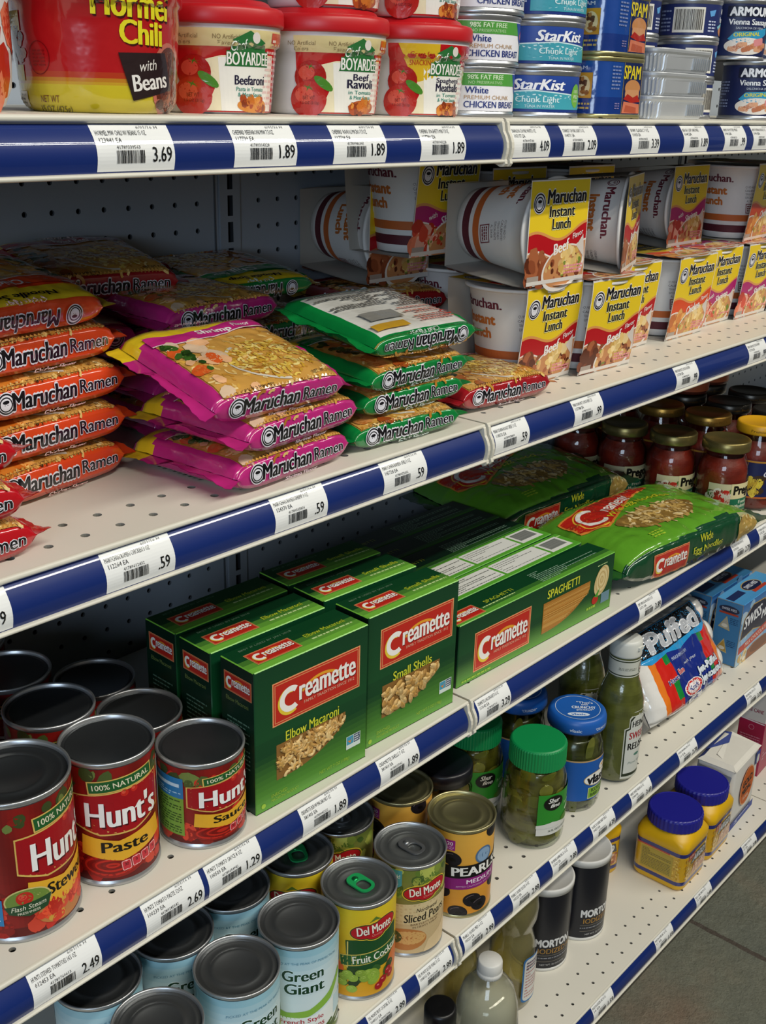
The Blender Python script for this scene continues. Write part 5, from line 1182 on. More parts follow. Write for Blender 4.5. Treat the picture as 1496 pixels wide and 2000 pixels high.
def b_flour(p):
    W, D, H = 10.2, 6.4, 12.4; m = MB(); n = Vector((3, 1, 4))
    sec = []
    for z, k, r in ((0, -.5, .5), (.15, -.1, .5), (2, .15, .6), (6, .3, .8), (10, .2, .7), (H - .9, .05, .5)):
        sec.append([(x + .12 * noise.noise(Vector((x, y, z)) * .5 + n), y + .12 * noise.noise(Vector((y, x, z)) * .5 + n), z) for x, y in rsec(W + k, D + k, r, 4)])
    m.rings(sec, lambda i, j: hx('d9d6d0') if i > 0 else hx('3c4c8c'), 'paper', smooth=True, cap0=True)
    # folded top: low hip-roof fold with a triangular flap
    w, d = W / 2 + .05, D / 2 + .05; z = H - .9; a = [(-w, -d, z), (w, -d, z), (w, d, z), (-w, d, z)]
    r0, r1 = (-w + 2.2, .2, H - .25), (w - 1.2, .6, H - .3)
    b = [(-w + .9, -d + .8, H - .35), (w - .7, -d + .7, H - .3), (w - .8, d - .7, H - .2), (-w + .9, d - .8, H - .3)]
    for q, c in (((a[0], a[1], b[1], b[0]), 'e0dbd0'), ((a[1], a[2], b[2], b[1]), 'e4dfd4'), ((a[2], a[3], b[3], b[2]), '45549a'), ((a[3], a[0], b[0], b[3]), 'dcd6ca'), (tuple(b), 'e4dfd4')):
        i = len(m.v); m.v += list(q); m.face(range(i, i + len(q)), c, 'paper')
    i = len(m.v); m.v += [(-w - .05, -d - .1, z + .12), (w + .25, -d - .2, z + .15), (w + .3, d * .55, H - .22), (-w + 2.2, .9, H - .12)]; m.face(range(i, i + 4), 'e8e3d8', 'paper'); i = len(m.v); m.v += [(-w + 2.4, d - .2, H - .3), (w - .2, d - .1, H - .35), (w + .05, d * .5, H - .2), (1.6, .7, H - .08)]; m.face(range(i, i + 4), '45549a', 'paper')
    A = Art()
    A.ell(.6, .3, 2.9, 3.6, 'c8601c', 1.3, 34); A.ring(.6, .3, 2.9, 3.6, .2, 'e0a070', 1.8, 34); A.text('GOLD', .6, 1.2, 3.9, 1.2, '2a2018', 2.4, .05, ang=.1); A.text('MEDAL', .6, -.4, 3.7, 1.0, '2a2018', 2.4, .05, ang=.1); A.text('FLOUR', .6, -1.9, 2.2, .6, 'e8d0b8', 2.4, .02)
    A.rect(-5, -5.9, 5, -4.6, '3c4c94', 1.4); A.fine(-3, -5.6, 3, -4.8, 2, 'd8dcec', 2); A.rect(3.2, 2.8, 5.0, 5.2, '3c4c94', 1.4); A.ell(4.2, 3.6, .6, .9, 'd8d4cc', 2, 18)
    stamp(m, A, mplane((0, -D / 2 - .32, H / 2), (1, 0, 0), (0, 0, 1)), 'paper')
    A = Art(); A.fine(-2.5, 1.2, 2.5, 4.2, 5, '9aa4b8', 1.5, .4, .5); A.poly([(-3.0, 3.0), (2.6, 3.0), (2.8, 4.4), (-3.0, 4.8)], '8a94a8', 1.2); A.frame(-1.9, -4.6, 2.2, 1.0, .05, '8a8a88', 1.5); A.fine(-1.7, -4.4, 2.0, .8, 14, '8a8c90', 2, .35); A.rect(-3, -5.9, 3, -4.9, '3c4c94', 1.3)
    stamp(m, A, mplane((-W / 2 - .32, 0, H / 2), (0, -1, 0), (0, 0, 1)), 'paper')
    m.build('paper_bag', p)
K['flour'] = Kind('flour_bag', 'flour bag', b_flour)
def su_front(A, W, H):
    A.ell(1.2, 5.2, 2.2, 2.4, 'a83a58', 1.4, 28); A.ell(1.2, 5.2, 1.9, 2.1, 'dcd8e0', 1.7, 28); A.ell(1.2, 5.2, 1.7, 1.9, '22305c', 1.9, 28); A.text('C&H', 1.2, 5.2, 2.4, 1.2, 'e8e4ea', 2.4, .05)
    A.poly([(-3.5, 2.6), (0, 2.0), (3.5, 2.8), (3.5, 2.6), (0, 1.8), (-3.5, 2.4)], 'dcd0d4', 1.8); A.text('SUGAR', .2, -.6, 4.0, 1.3, 'd8a0b4', 2, .03); A.fine(-2.6, -5.6, 2.6, -3.6, 3, 'd8a0b4', 2)
def su_left(A, D, H):
    A.text('PURE CANE', 0, 4.4, 3.4, .7, '8a2c48', 2, .02); A.poly([(-2.2, 2.4), (2.2, 2.2), (2.2, 2.0), (-2.2, 2.2)], 'dcd0d4', 1.8); A.ring(0, 1.0, .5, .5, .08, 'c87c94', 2, 18); A.fine(-1.8, -6, 1.8, -.5, 12, 'c0708a', 2)
K['sugar'] = Kind('sugar_carton', 'sugar carton', carton(7.2, 4.6, 16.5, su_front, None, su_left, lambda t: hx('a01c46') if t < .64 else hx('cfcac6'), lambda t: hx('cfcac6'), lambda t: hx('98183e') if t < .64 else hx('c6c0bc'), back='801838', rows=14))
def b_salt(p):
    r, H = 3.95, 13.4; m = MB()
    m.lathe([(0, .1), (r - .2, .1), (r - .1, 0), (r + .04, .05), (r + .05, .5), (r, .52)], 'd8d6d0', 'paper', 56)
    m.lathe([(r, .52), (r, H - 1.0)], '10121c', 'gloss', 56)
    m.lathe([(r, H - 1.0), (r + .06, H - 1.0), (r + .08, H - .2), (r, H), (r - .2, H), (r - .3, H - .15), (0, H - .15)], 'd9d7d2', 'paper', 56)
    A = Art()
    A.text('MORTON', 0, -1.3, 5.2, 1.15, 'dcdcdc', 2, .05); A.text('IODIZED', -.1, -2.6, 4.2, .8, 'a87c30', 2, .01); A.text('SALT', 2.9, -2.6, 1.4, .8, 'a87c30', 2, .01)
    A.rect(-2.6, -3.35, 2.9, -3.28, '7a7468', 2); A.fine(-2.6, -3.9, 2.9, -3.6, 1, '8a8c94', 2, .5); A.rect(-2.6, -4.35, 2.9, -4.28, '7a7468', 2); A.text('NET WT. 26 OZ (737g)', .1, -4.9, 3.8, .34, 'b8b8b8', 2, .01)
    A.rect(-8.6, -5, -5.6, 4.5, '1c2030', 1.4); A.fine(-8.4, -4.6, -5.8, 4.2, 16, '8a8c98', 2, .4)
    stamp(m, A, mcyl(r, 6.0, math.radians(-22)), 'gloss', ml=.9)
    m.build('canister', p)
    s_ = MB(); s_.box(.6, 2.2, -1.7, -.6, H - .14, H - .1, 'c9c7c2', 'paper'); s_.build('pour_spout', p)
K['salt'] = Kind('salt_canister', 'salt canister', b_salt)
# ================================================================ jars and bottles
def content(m, prof, cols, mat='wetfood', seed=0):
    nz = Vector((seed, 2.2 * seed, 0))
    def c(z, a):
        n = noise.noise(Vector((math.cos(a) * 2.2, math.sin(a) * 2.2, z * .9)) + nz) * .9 + .5
        return mixc(cols[0], cols[1], max(0, min(1, n)))
    n = 72; pr = []
    for (r0, z0), (r1, z1) in zip(prof, prof[1:]):
        k = max(1, int(abs(z1 - z0) / .35))
        pr += [(r0 + (r1 - r0) * i / k, z0 + (z1 - z0) * i / k) for i in range(k)]
    m.lathe(pr + [prof[-1]], c, mat, n)
def b_prego(p):
    m = MB(); content(m, [(0, .25), (2.9, .25), (3.1, .6), (3.12, 6.4), (3.0, 7.2), (2.5, 8.1), (2.4, 8.4)], ('6e140a', '8e2412'), 'food', 1); m.build('pasta_sauce', p)
    g = MB(); g.lathe([(0, .05), (2.9, .0), (3.2, .15), (3.3, .6), (3.3, 6.6), (3.2, 7.3), (2.75, 8.3), (2.6, 8.6), (2.6, 9.6)], 'ffffff', 'glass', 56); g.build('jar_glass', p)
    l = MB(); l.lathe([(3.34, .9), (3.34, 5.2)], 'c9bf9a', 'label', 40, a0=math.radians(-62), a1=math.radians(66))
    A = Art()
    A.rect(-3.4, -2.2, -.6, 1.2, '5a3a24', 1); A.blobs(40, -3.5, -2.1, -.5, 1.2, .3, .6, ('b8281c', 'd8cfc0', 'c8b8a0', '4c6a2c', 'a02418', '8a2a1c'), 1.4)
    A.rect(-.6, -2.2, 3.6, 2.2, 'd8cc9c', 1.8); A.rect(-.6, -2.2, 3.6, .1, '1c6a4c', 2.0); A.text('Prego', 1.5, 1.1, 3.4, 1.5, '14120c', 2.6, .05, res=3); A.text('Fresh', 1.5, -.35, 1.6, .45, 'd8dcc4', 2.6, .02); A.text('Mushroom', 1.5, -.95, 2.6, .5, 'd8dcc4', 2.6, .02)
    A.tomato(.2, -1.8, .6, 2.8); A.ell(-1.4, -1.5, .8, .6, 'd8cfc0', 2.9, 20); A.ell(-1.4, -1.55, .35, .25, '8a6a50', 3.1, 14)
    stamp(l, A, mcyl(3.35, 3.05, 0), 'label', ml=.7); l.build('label', p)
    k = MB(); k.lathe([(2.85, 9.3), (3.1, 9.25), (3.16, 9.4), (3.14, 10.5), (3.0, 10.65), (2.75, 10.66), (2.6, 10.55), (0, 10.55)], '8a7c4c', 'metal', 56); k.build('lid', p)
K['prego'] = Kind('pasta_sauce_jar', 'sauce jar', b_prego)
def sauce2(lidc, label, name, hh=11.9):
    def b(p):
        m = MB(); content(m, [(0, .25), (3.0, .25), (3.2, .6), (3.24, 7.4), (3.0, 8.4), (2.5, 9.3), (2.4, 9.6)], ('641208', '862010'), 'food', 2); m.build('pasta_sauce', p)
        g = MB(); g.lathe([(0, .05), (3.0, 0), (3.3, .15), (3.42, .6), (3.42, 7.6), (3.2, 8.6), (2.75, 9.6), (2.6, 10.8)], 'ffffff', 'glass', 56); g.build('jar_glass', p)
        l = MB(); l.lathe([(3.46, 1.9), (3.46, 7.2)], label, 'label', 48, a0=math.radians(-100), a1=math.radians(100))
        A = Art()
        A.rect(-6, -2.65, 6, -2.4, 'b8622c', 1.4); A.rect(-6, 2.4, 6, 2.65, 'b8822c', 1.4); A.text(name, .2, .9, 3.6, .9, 'd8d4e0', 2, .02, shear=.3); A.blobs(14, -3.4, -2.2, -1.4, .4, .3, .6, ('c8a42c', 'd8c040', '3a2a1c'), 1.8); A.ell(.5, 2.0, 1.2, .6, '8aa83a', 1.8, 20); A.fine(-.8, -2.0, 2.4, -.6, 4, 'b8b4c8', 2)
        stamp(l, A, mcyl(3.47, 4.5, math.radians(-20)), 'label', ml=.7); l.build('label', p)
        k = MB(); k.lathe([(2.85, 10.6), (3.14, 10.55), (3.2, 10.7), (3.18, 11.7), (3.05, 11.88), (2.8, 11.9), (2.65, 11.78), (0, 11.78)], lidc, 'metal' if lidc != 'd8a01c' else 'plastic', 56)
        A = Art(); A.text('Premium Product Brand', 0, 0, 6.5, .35, '6a4a14', 2, 0, res=1); stamp(k, A, mcyl(3.2, 11.15, math.radians(-30)), 'plastic', ml=.6)
        k.build('lid', p)
    return b
K['yellow'] = Kind('pasta_sauce_jar', 'sauce jar', sauce2('d8a01c', '1a2250', 'Cucina'))
K['gold'] = Kind('pasta_sauce_jar', 'sauce jar', sauce2('a8803a', '5a1a18', 'Bertolli'))
K['dark'] = Kind('pasta_sauce_jar', 'sauce jar', sauce2('4a4640', '2a2a2a', 'Classico'))
def b_orange(p):
    m = MB(); m.lathe([(0, .1), (3.1, .1), (3.3, .4), (3.3, 7), (2.8, 8.2), (2.7, 9)], '5a2414', 'food', 40); m.build('sauce', p)
    l = MB(); l.lathe([(3.34, .6), (3.34, 2.2), (3.34, 6.4)], lambda z, a: hx('b85c38'), 'label', 40); l.lathe([(3.36, 5.2), (3.36, 6.9)], 'a8a49a', 'label', 40)
    A = Art(); A.ell(2.2, -.6, .8, .8, 'c8c4bc', 2, 18); stamp(l, A, mcyl(3.37, 4, math.radians(-20)), 'label', ml=.7); l.build('label', p)
    k = MB(); k.lathe([(2.9, 8.8), (3.1, 8.9), (3.1, 9.8), (0, 9.9)], '3a3a38', 'metal', 40); k.build('lid', p)
K['orange'] = Kind('sauce_jar', 'sauce jar', b_orange)
def b_pickle(p):
    m = MB(); content(m, [(0, .3), (3.0, .3), (3.3, .8), (3.35, 2), (3.22, 2.2), (3.35, 2.5), (3.35, 4.4), (3.2, 4.6), (3.32, 4.9), (3.3, 6.8), (3.15, 7.0), (3.25, 7.3), (3.15, 8.6), (2.8, 9.6), (0, 9.7)], ('3f3a10', '6f6a22'), 'wetfood', 5)
    # sliced pickles pressed against the wall
    A = Art()
    for k in range(70):
        x, y = R.uniform(-10.5, 10.5), R.uniform(-4.2, 4.4); A.ell(x, y, R.uniform(.7, 1.0), R.uniform(.35, .85), jit(R.choice(('7d7a24', '8f8a30', '6a6a1e', '5a5618')), .1), 1 + .05 * (k % 9), 16, R.uniform(-.4, .4))
    stamp(m, A, mcyl(lambda z: 3.34 if z < 8.4 else 3.1, 5.0, 0), 'wetfood', ml=.7, f0=-.03)
    m.build('pickle_slices', p)
    g = MB(); g.lathe([(0, .05), (3.1, 0), (3.45, .2), (3.6, .8), (3.6, 2.0), (3.5, 2.2), (3.6, 2.4), (3.58, 6.7), (3.48, 6.9), (3.55, 7.2), (3.45, 8.6), (3.05, 9.7), (2.95, 10.2), (2.95, 11)], 'ffffff', 'glass', 64); g.build('jar_glass', p)
    l = MB(); l.lathe([(3.64, 2.0), (3.64, 3.3), (3.62, 7.3)], lambda z, a: hx('d8d8d0') if z < 3.1 else hx('2f8a2c'), 'label', 30, a0=math.radians(-46), a1=math.radians(66))
    A = Art(); A.ell(-1.0, 1.5, 1.3, .95, '10120e', 2, 26); A.text('Shur', -1.0, 1.85, 1.5, .6, 'e8e8e0', 2.6, .03, shear=.3); A.text('fine', -.8, 1.2, 1.3, .5, 'e8e8e0', 2.6, .03, shear=.3)
    A.text('hamburger', 2.2, .9, 3.2, .6, 'a8d890', 2.4, .0); A.text('dill slices', 2.6, .1, 3.2, .7, 'd8ecc8', 2.4, .03); A.ell(1.6, -1.0, 1.4, .5, '4a7a1c', 2.2, 20); A.poly([(-3, -1.3), (-1, -1.0), (1, -1.4), (3.9, -1.1), (3.9, -1.7), (-3, -1.7)], 'd8d8d0', 1.6); A.text('16 FL OZ (1 PT) 473mL', .3, -2.15, 3.6, .34, '3a4a3a', 2.4, .01)
    stamp(l, A, mcyl(3.65, 4.65, 0), 'label', ml=.7); l.build('label', p)
    k = MB(); n = 120; rs = []
    for z, r, q in ((9.85, 3.1, 0), (9.9, 3.2, 1), (12.2, 3.18, 1), (12.35, 3.1, 0), (12.45, 2.95, 0), (12.5, .01, 0)):
        rs.append([((r + q * (.03 if j % 2 else -.03)) * math.cos(2 * PI * j / n), (r + q * (.03 if j % 2 else -.03)) * math.sin(2 * PI * j / n), z) for j in range(n)])
    k.rings(rs, '0f8a4a', 'plastic', smooth=False); k.build('lid', p)
K['pickle'] = Kind('pickle_jar', 'pickle jar', b_pickle)
def b_dill(p):
    m = MB(); content(m, [(0, .3), (2.9, .3), (3.2, .9), (3.25, 7.2), (2.9, 8.6), (2.5, 9.3), (0, 9.35)], ('2a2c0c', '4e5018'), 'wetfood', 8)
    A = Art()
    for q in range(34): x, y = R.uniform(-10, 10), R.uniform(-4.4, 4); A.ell(x, y, .55, R.uniform(1.2, 2.2), jit(R.choice(('4c5218', '5c6020', '3c420f', '6a6c28')), .1), 1 + .04 * (q % 9), 18, R.uniform(-.35, .35))
    stamp(m, A, mcyl(3.2, 5.0, 0), 'wetfood', ml=.7); m.build('pickles', p)
    g = MB(); g.lathe([(0, .05), (3.0, 0), (3.3, .2), (3.5, .9), (3.5, 7.4), (3.3, 8.5), (2.95, 9.6), (2.9, 11)], 'ffffff', 'glass', 64); g.build('jar_glass', p)
    l = MB(); l.lathe([(3.53, 1.7), (3.53, 7.0), (3.53, 7.2)], lambda z, a: hx('1c58a8') if z < 7 else hx('b89a6c'), 'label', 50, a0=math.radians(-150), a1=math.radians(80))
    A = Art(); A.ell(.6, .1, 2.3, .95, 'b89a5c', 2, 30); A.ell(.6, .1, 2.2, .87, 'eceae4', 2.2, 30); A.text('vlasic', .6, .1, 3.6, 1.15, '10101a', 2.8, .05); A.rect(-1.0, -2.5, 2.9, -1.0, '7fa83a', 2); A.frame(-1.0, -2.5, 2.9, -1.0, .07, 'd8d8a0', 2.4); A.text('KOSHER', .9, -1.4, 2.8, .5, '1c3c1c', 2.6, .02); A.text('BABY DILLS', .9, -2.05, 3.0, .45, '1c3c1c', 2.6, .02)
    A.ell(1.2, 1.5, .7, .5, 'e4e0d8', 2, 18); A.poly([(.8, 1.6), (2.4, 1.9), (1.2, 1.35)], 'd89a2c', 2.4); A.text('DELI STYLE', -5.6, -1.8, 1.9, .5, 'c8d8ec', 2, .01)
    stamp(l, A, mcyl(3.54, 4.4, math.radians(-8)), 'label', ml=.7); l.build('label', p)
    k = MB(); k.lathe([(3.15, 10.6), (3.42, 10.55), (3.48, 10.8), (3.45, 11.7), (3.3, 12.15), (3.05, 12.35), (2.8, 12.3), (0, 12.3)], '1c5cb0', 'plastic', 60)
    A = Art(); A.ring(0, 0, 2.65, 2.65, .06, 'd8e2f0', 1.5, 40); 
    A.text('"That\'s', .95, 1.15, 1.9, .5, 'dce6f4', 2, .02); A.text('one', .9, .65, .8, .3, 'dce6f4', 2, .02); A.text('CRUNCHY', .7, .05, 2.8, .55, 'e4ecf8', 2, .04); A.text('pickle!"', .8, -.55, 2.0, .5, 'dce6f4', 2, .02); A.ell(-.1, -1.55, 1.3, .42, 'dce6f4', 2, 22); A.text('vlasic', -.1, -1.55, 1.7, .45, '1c5cb0', 2.6, .03)
    q = math.radians(-50); stamp(k, A, lambda x, y, f: (x * math.cos(q) - y * math.sin(q), x * math.sin(q) + y * math.cos(q), 12.31 + f), 'plastic')
    A = Art(); A.text('vlasic', -1.2, 0, 1.4, .4, 'dce6f4', 2, .02); A.text('"CRUNCHY"', 2.2, 0, 1.9, .35, 'dce6f4', 2, .02); stamp(k, A, mcyl(3.47, 11.2, math.radians(-40)), 'plastic', ml=.6)
    k.build('lid', p)
K['dill'] = Kind('pickle_jar', 'pickle jar', b_dill)
def b_onion(p):
    m = MB(); content(m, [(0, .3), (2.9, .3), (3.0, 6.4), (0, 6.5)], ('4a3c22', '8a7448'), 'wetfood', 3)
    for k in range(60):
        a, z = R.uniform(0, 2 * PI), R.uniform(.9, 6); x, y = 2.45 * math.sin(a), -2.45 * math.cos(a); r = R.uniform(.6, .8); rs = []
        for i in range(7): t = PI * i / 6; rs.append([(x + r * math.sin(t) * math.cos(b), y + r * math.sin(t) * math.sin(b), z + r * .9 * math.cos(t)) for b in [2 * PI * j / 10 for j in range(10)]])
        m.rings(rs, jit(R.choice(('a08a58', '8a7446', 'b09a68')), .1), 'wetfood')
    m.build('pickled_olives', p)
    g = MB(); g.lathe([(0, .05), (3.1, 0), (3.35, .3), (3.35, 6.8), (2.9, 7.8), (2.9, 9)], 'ffffff', 'glass', 48); g.build('jar_glass', p)
    k = MB(); k.lathe([(3.1, 8.2), (3.3, 8.2), (3.32, 9.6), (3.15, 9.85), (2.8, 9.8), (0, 9.8)], '14141c', 'plastic', 48); k.build('lid', p)
K['onion'] = Kind('olive_jar', 'olive jar', b_onion)
def b_relish(p):
    m = MB(); c = ('4a4e1e', '62662c')
    pr = [(0, .1), (2.3, .1), (2.75, .5), (2.9, 1.4), (2.95, 6), (2.95, 9.6), (2.8, 11), (2.35, 12.6), (1.95, 13.8), (1.85, 14.6), (1.85, 17.1)]
    sx = lambda P_: [(x * 1.06, y * .98, z) for x, y, z in P_]
    content(m, pr, c, 'film', 6); m.build('bottle', p)
    l = MB(); l.lathe([(1.9, 14.4), (1.9, 14.55), (1.9, 14.7), (1.9, 16.4), (1.9, 16.55), (1.9, 16.7)], lambda z, a: hx('c8c8bc') if not (14.5 < z < 14.72 or 16.38 < z < 16.56) else hx('2c3420'), 'label', 40)
    A = Art(); A.ring(1.4, 0, .75, .85, .08, '3c4428', 2, 22); A.text('27%', 1.4, .3, .9, .4, 'a8242c', 2.4, .03); A.text('MORE', 1.4, -.25, .9, .3, 'a8242c', 2.4, .03); A.fine(-2, -.2, .2, .2, 2, '8a8c80', 2); stamp(l, A, mcyl(1.91, 15.5, math.radians(-20)), 'label', ml=.6); l.build('neck_label', p)
    f = MB()
    key = [(-1.9, -4.6), (1.9, -4.6), (2.0, 1.7), (1.5, 1.9), (1.5, 3.0), (.9, 3.7), (-.9, 3.7), (-1.5, 3.0), (-1.5, 1.9), (-2.0, 1.7)]
    A = Art()
    for k, cc, lv in ((1.12, 'c8c8bc', 0), (1.05, '2c3424', .4), (.96, 'cfd0c8', .8)): A.poly([(x * k, y * k) for x, y in key], cc, lv)
    A.text('HEINZ', 0, 2.5, 2.4, .8, '1c1c18', 2, .03); A.text('SWEET', 0, .9, 3.0, .95, 'a8242c', 2, .03); A.text('RELISH', 0, -.6, 3.1, .95, '1c1c18', 2, .03); A.ell(0, -1.9, .5, .2, '4a7a6a', 2, 14); A.text('Picnic Style', 0, -3.0, 2.6, .4, '7a8a84', 2, 0, shear=.2)
    stamp(f, A, mcyl(lambda z: 2.97 if z < 9.7 else 2.9, 6.0, math.radians(-2)), 'label', ml=.6); f.build('front_label', p)
    k = MB(); k.lathe([(1.8, 16.9), (1.92, 16.9), (1.95, 17.1), (1.9, 18.6), (1.8, 18.9), (1.6, 19.05), (0, 19.1)], 'd4d4cc', 'plastic', 40); k.box(-.5, .5, -2.05, -1.7, 17.9, 18.3, 'd4d4cc', 'plastic'); k.build('flip_cap', p)
K['relish'] = Kind('relish_bottle', 'relish bottle', b_relish)
def b_vinegar(p):
    g = MB(); g.lathe([(0, .1), (3.0, 0), (3.6, .3), (3.75, 1), (3.75, 9.5), (3.6, 11.2), (3.0, 13.4), (2.0, 14.9), (1.5, 15.5), (1.4, 15.9), (1.4, 17)], 'ffffff', 'pet', 64); g.build('bottle', p)
    m = MB(); m.lathe([(0, .3), (3.5, .4), (3.65, 1), (3.65, 9.5), (3.5, 11.1), (2.95, 13.2), (0, 13.25)], 'ffffff', 'vinegar', 48); m.build('vinegar', p)
    l = MB(); l.lathe([(3.79, 2), (3.79, 8.6)], 'd0cfc4', 'label', 48); A = Art(); A.text('WHITE', 0, 1.5, 4, 1.1, '2a3c6a', 2, .03); A.text('VINEGAR', 0, 0, 4.6, 1.1, '2a3c6a', 2, .03); stamp(l, A, mcyl(3.8, 5.3, math.radians(-30)), 'label', ml=.8); l.build('label', p)
    k = MB(); n = 60; rs = []
    for z, r, q in ((15.4, 1.42, 0), (15.45, 1.5, 1), (16.0, 1.5, 1), (16.05, 1.42, 0), (16.15, 1.45, 1), (17.3, 1.42, 1), (17.45, 1.3, 0), (17.5, .01, 0)): rs.append([((r + q * (.02 if j % 2 else -.02)) * math.cos(2 * PI * j / n), (r + q * (.02 if j % 2 else -.02)) * math.sin(2 * PI * j / n), z) for j in range(n)])
    k.rings(rs, 'd8d6d0', 'plastic'); k.build('screw_cap', p)
K['vinegar'] = Kind('vinegar_bottle', 'bottle', b_vinegar)
def b_soy(p):
    m = MB(); m.lathe([(0, 0), (2.4, 0), (2.7, .4), (2.7, 8), (2.2, 9.8), (1.5, 10.8), (1.5, 11.6)], '1c120e', 'film', 48); m.build('bottle', p)
    l = MB(); l.lathe([(2.74, 1.5), (2.74, 7)], '8a1c1c', 'label', 40); l.build('label', p)
    k = MB(); k.lathe([(1.7, 11.2), (1.85, 11.25), (1.88, 13.6), (1.7, 13.95), (1.5, 14), (0, 13.9)], '0c0c0e', 'plastic', 48); k.build('screw_cap', p)
K['soy'] = Kind('sauce_bottle', 'bottle', b_soy)
def b_redcap(p):
    m = MB(); m.lathe([(0, 0), (2.4, 0), (2.6, .4), (2.6, 8.5), (1.9, 9.5)], '3a1410', 'film', 40); m.build('bottle', p)
    k = MB(); n = 50; k.rings([[((r + (.03 if j % 2 else -.03)) * math.cos(2 * PI * j / n), (r + (.03 if j % 2 else -.03)) * math.sin(2 * PI * j / n), z) for j in range(n)] for z, r in ((9.2, 2.0), (9.3, 2.1), (12.6, 2.1), (12.8, 1.9), (12.8, .02))], '8a1420', 'plastic', smooth=False)
    A = Art(); A.text('PACKED FRESH', 0, .3, 3.0, .5, 'c88a8a', 2, .02); stamp(k, A, mcyl(2.15, 11, math.radians(-30)), 'plastic', ml=.6); k.build('screw_cap', p)
K['redcap'] = Kind('sauce_bottle', 'bottle', b_redcap)
def b_oil(p):
    pr = [(0, .1), (2.6, 0), (3.1, .3), (3.2, 1.0), (3.15, 9.0), (2.9, 10.2), (2.55, 11.2), (2.6, 12.0), (3.1, 13.4), (3.15, 15.2), (2.8, 17.2), (2.0, 19), (1.5, 20), (1.5, 21)]
    def ring(k): return [[((r * k + .05 * math.cos(6 * a) * (z > 11)) * math.cos(a), (r * k + .05 * math.cos(6 * a) * (z > 11)) * math.sin(a) * .9, z) for a in [2 * PI * j / 48 for j in range(48)]] for r, z in pr]
    g = MB(); g.rings(ring(1), 'ffffff', 'pet'); g.build('bottle', p)
    o = MB(); q = ring(.95)[:-2]; o.rings(q, 'ffffff', 'oil', cap1=True); o.build('oil', p)
    l = MB(); sp = rsec(3.4, 7.2, .7, 5)
    A = Art(); A.poly(sp, '2a6aa4', .5); A.poly([(x * .86, y * .93) for x, y in sp], 'd4d4d0', 1); A.fine(-1.2, -2.9, 1.2, 2.9, 12, 'b87a78', 1.6, .4, .3); A.fine(-1.2, 1.6, 1.2, 3.0, 3, '5a5a6a', 2, .5, .3)
    stamp(l, A, mcyl(3.2, 5.2, math.radians(2)), 'label', ml=.6); l.build('label', p)
    k = MB(); k.lathe([(1.55, 20.2), (1.7, 20.2), (1.7, 21.8), (0, 21.9)], 'c8b020', 'plastic', 36); k.build('screw_cap', p)
K['oil'] = Kind('cooking_oil_bottle', 'bottle', b_oil)
# ================================================================ placement
# --- top shelf
K['tub'].put('pale plastic tub with red food picture, cut by the left edge of the top shelf', -42.5, 6.2, 0)
K['chili'].put('big red and yellow chili tub with a brown badge reading with Beans', -32.4, 5.5, 0)
g = 'red lidded microwave bowls'
K['beefaroni'].put('white bowl with red lid reading Beefaroni, right beside the chili tub', -22.5, 7.2, 0, group=g)
K['ravioli'].put('white bowl with red lid reading Beef Ravioli, bottom of its stack', -13.6, 6.0, 0, group=g)
K['meatball'].put('shelf level bowl with red lid and yellow Great for Snacking flash', -4.4, 5.8, 0, group=g)
K['ravioli'].put('upper microwave bowl stacked on the Beef Ravioli bowl, its top out of frame', -13.4, 6.1, 6.66, rz=2)
K['meatball'].put('upper microwave bowl stacked on the Great for Snacking bowl, its top out of frame', -4.6, 6.0, 6.66, rz=3)
K['beefaroni'].put('rear microwave bowl glimpsed behind the Beefaroni bowl', -22.0, 16.6, 0)
K['ravioli'].put('rear microwave bowl glimpsed between the Beefaroni and Beef Ravioli bowls', -12.6, 15.6, 0)
K['meatball'].put('rear microwave bowl glimpsed between the Ravioli and Snacking bowls', -3.0, 15.4, 0)
g = 'white and green chunk chicken cans'
for k, w in enumerate(('bottom', 'middle', 'top')): K['chicken'].put('white and green chunk chicken breast can, %s of the stack of three' % w, 4.3 + .2 * k, 7.0 - .1 * k, 3.76 * k, rz=(0, -3, 4)[k], group=g)
g = 'blue tuna cans'
for k, w in enumerate(('bottom, its Chunk Light lettering fully in view', 'middle, with a red patch at its left edge', 'top, turned furthest to the right')): K['tuna'].put('blue tuna can, %s, beside the chicken cans' % w, 12.6 + .1 * k, 6.1, 3.76 * k, rz=(0, 24, 38)[k], group=g)
g = 'blue and yellow luncheon meat cans'
for k, w in enumerate(('bottom', 'middle', 'top')): K['spam'].put('blue rectangular luncheon meat can with burger picture, %s of its stack' % w, 21.3 + .1 * k, 4.5, 5.16 * k, rz=(0, 2, -1)[k], group=g)
K['spam'].put('rear luncheon meat can standing behind the front stack', 21.6, 11.0, 0, rz=1)
g = 'bare silver sardine tins'
for k, w in enumerate(('bottom', 'middle', 'top')): K['tin'].put('bare silver rectangular tin without a label, %s of three' % w, 31.8 + .12 * k, 4.6, 2.09 * k, rz=(0, .8, -.6)[k], group=g)
g = 'navy potted meat cans'
for k, w in enumerate(('lowest', 'second lowest', 'third lowest', 'topmost')):
    K['potted'].put('short navy potted meat can, %s, in the stack right behind the silver tins' % w, 44.2, 8.2, 3.86 * k, rz=(60, 30, 0, 10)[k], group=g)
    K['potted'].put('short navy potted meat can, %s, in the rearmost stack left of the others' % w, 37.4, 11.6, 3.86 * k, rz=(20, 40, 24, 0)[k], group=g)
g = 'navy vienna sausage cans'
K['vienna'].put('navy vienna sausage can at shelf level with barcode at its right side', 52.6, 4.2, 0, rz=-4, group=g)
K['vienna'].put('navy vienna sausage can with blue Original ribbon, upper one above the shelf level can', 51.3, 6.2, 6.02, rz=4, group=g)
K['vienna'].put('navy vienna sausage can at shelf level cut by the right edge', 59.7, 4.4, 0, rz=-10)
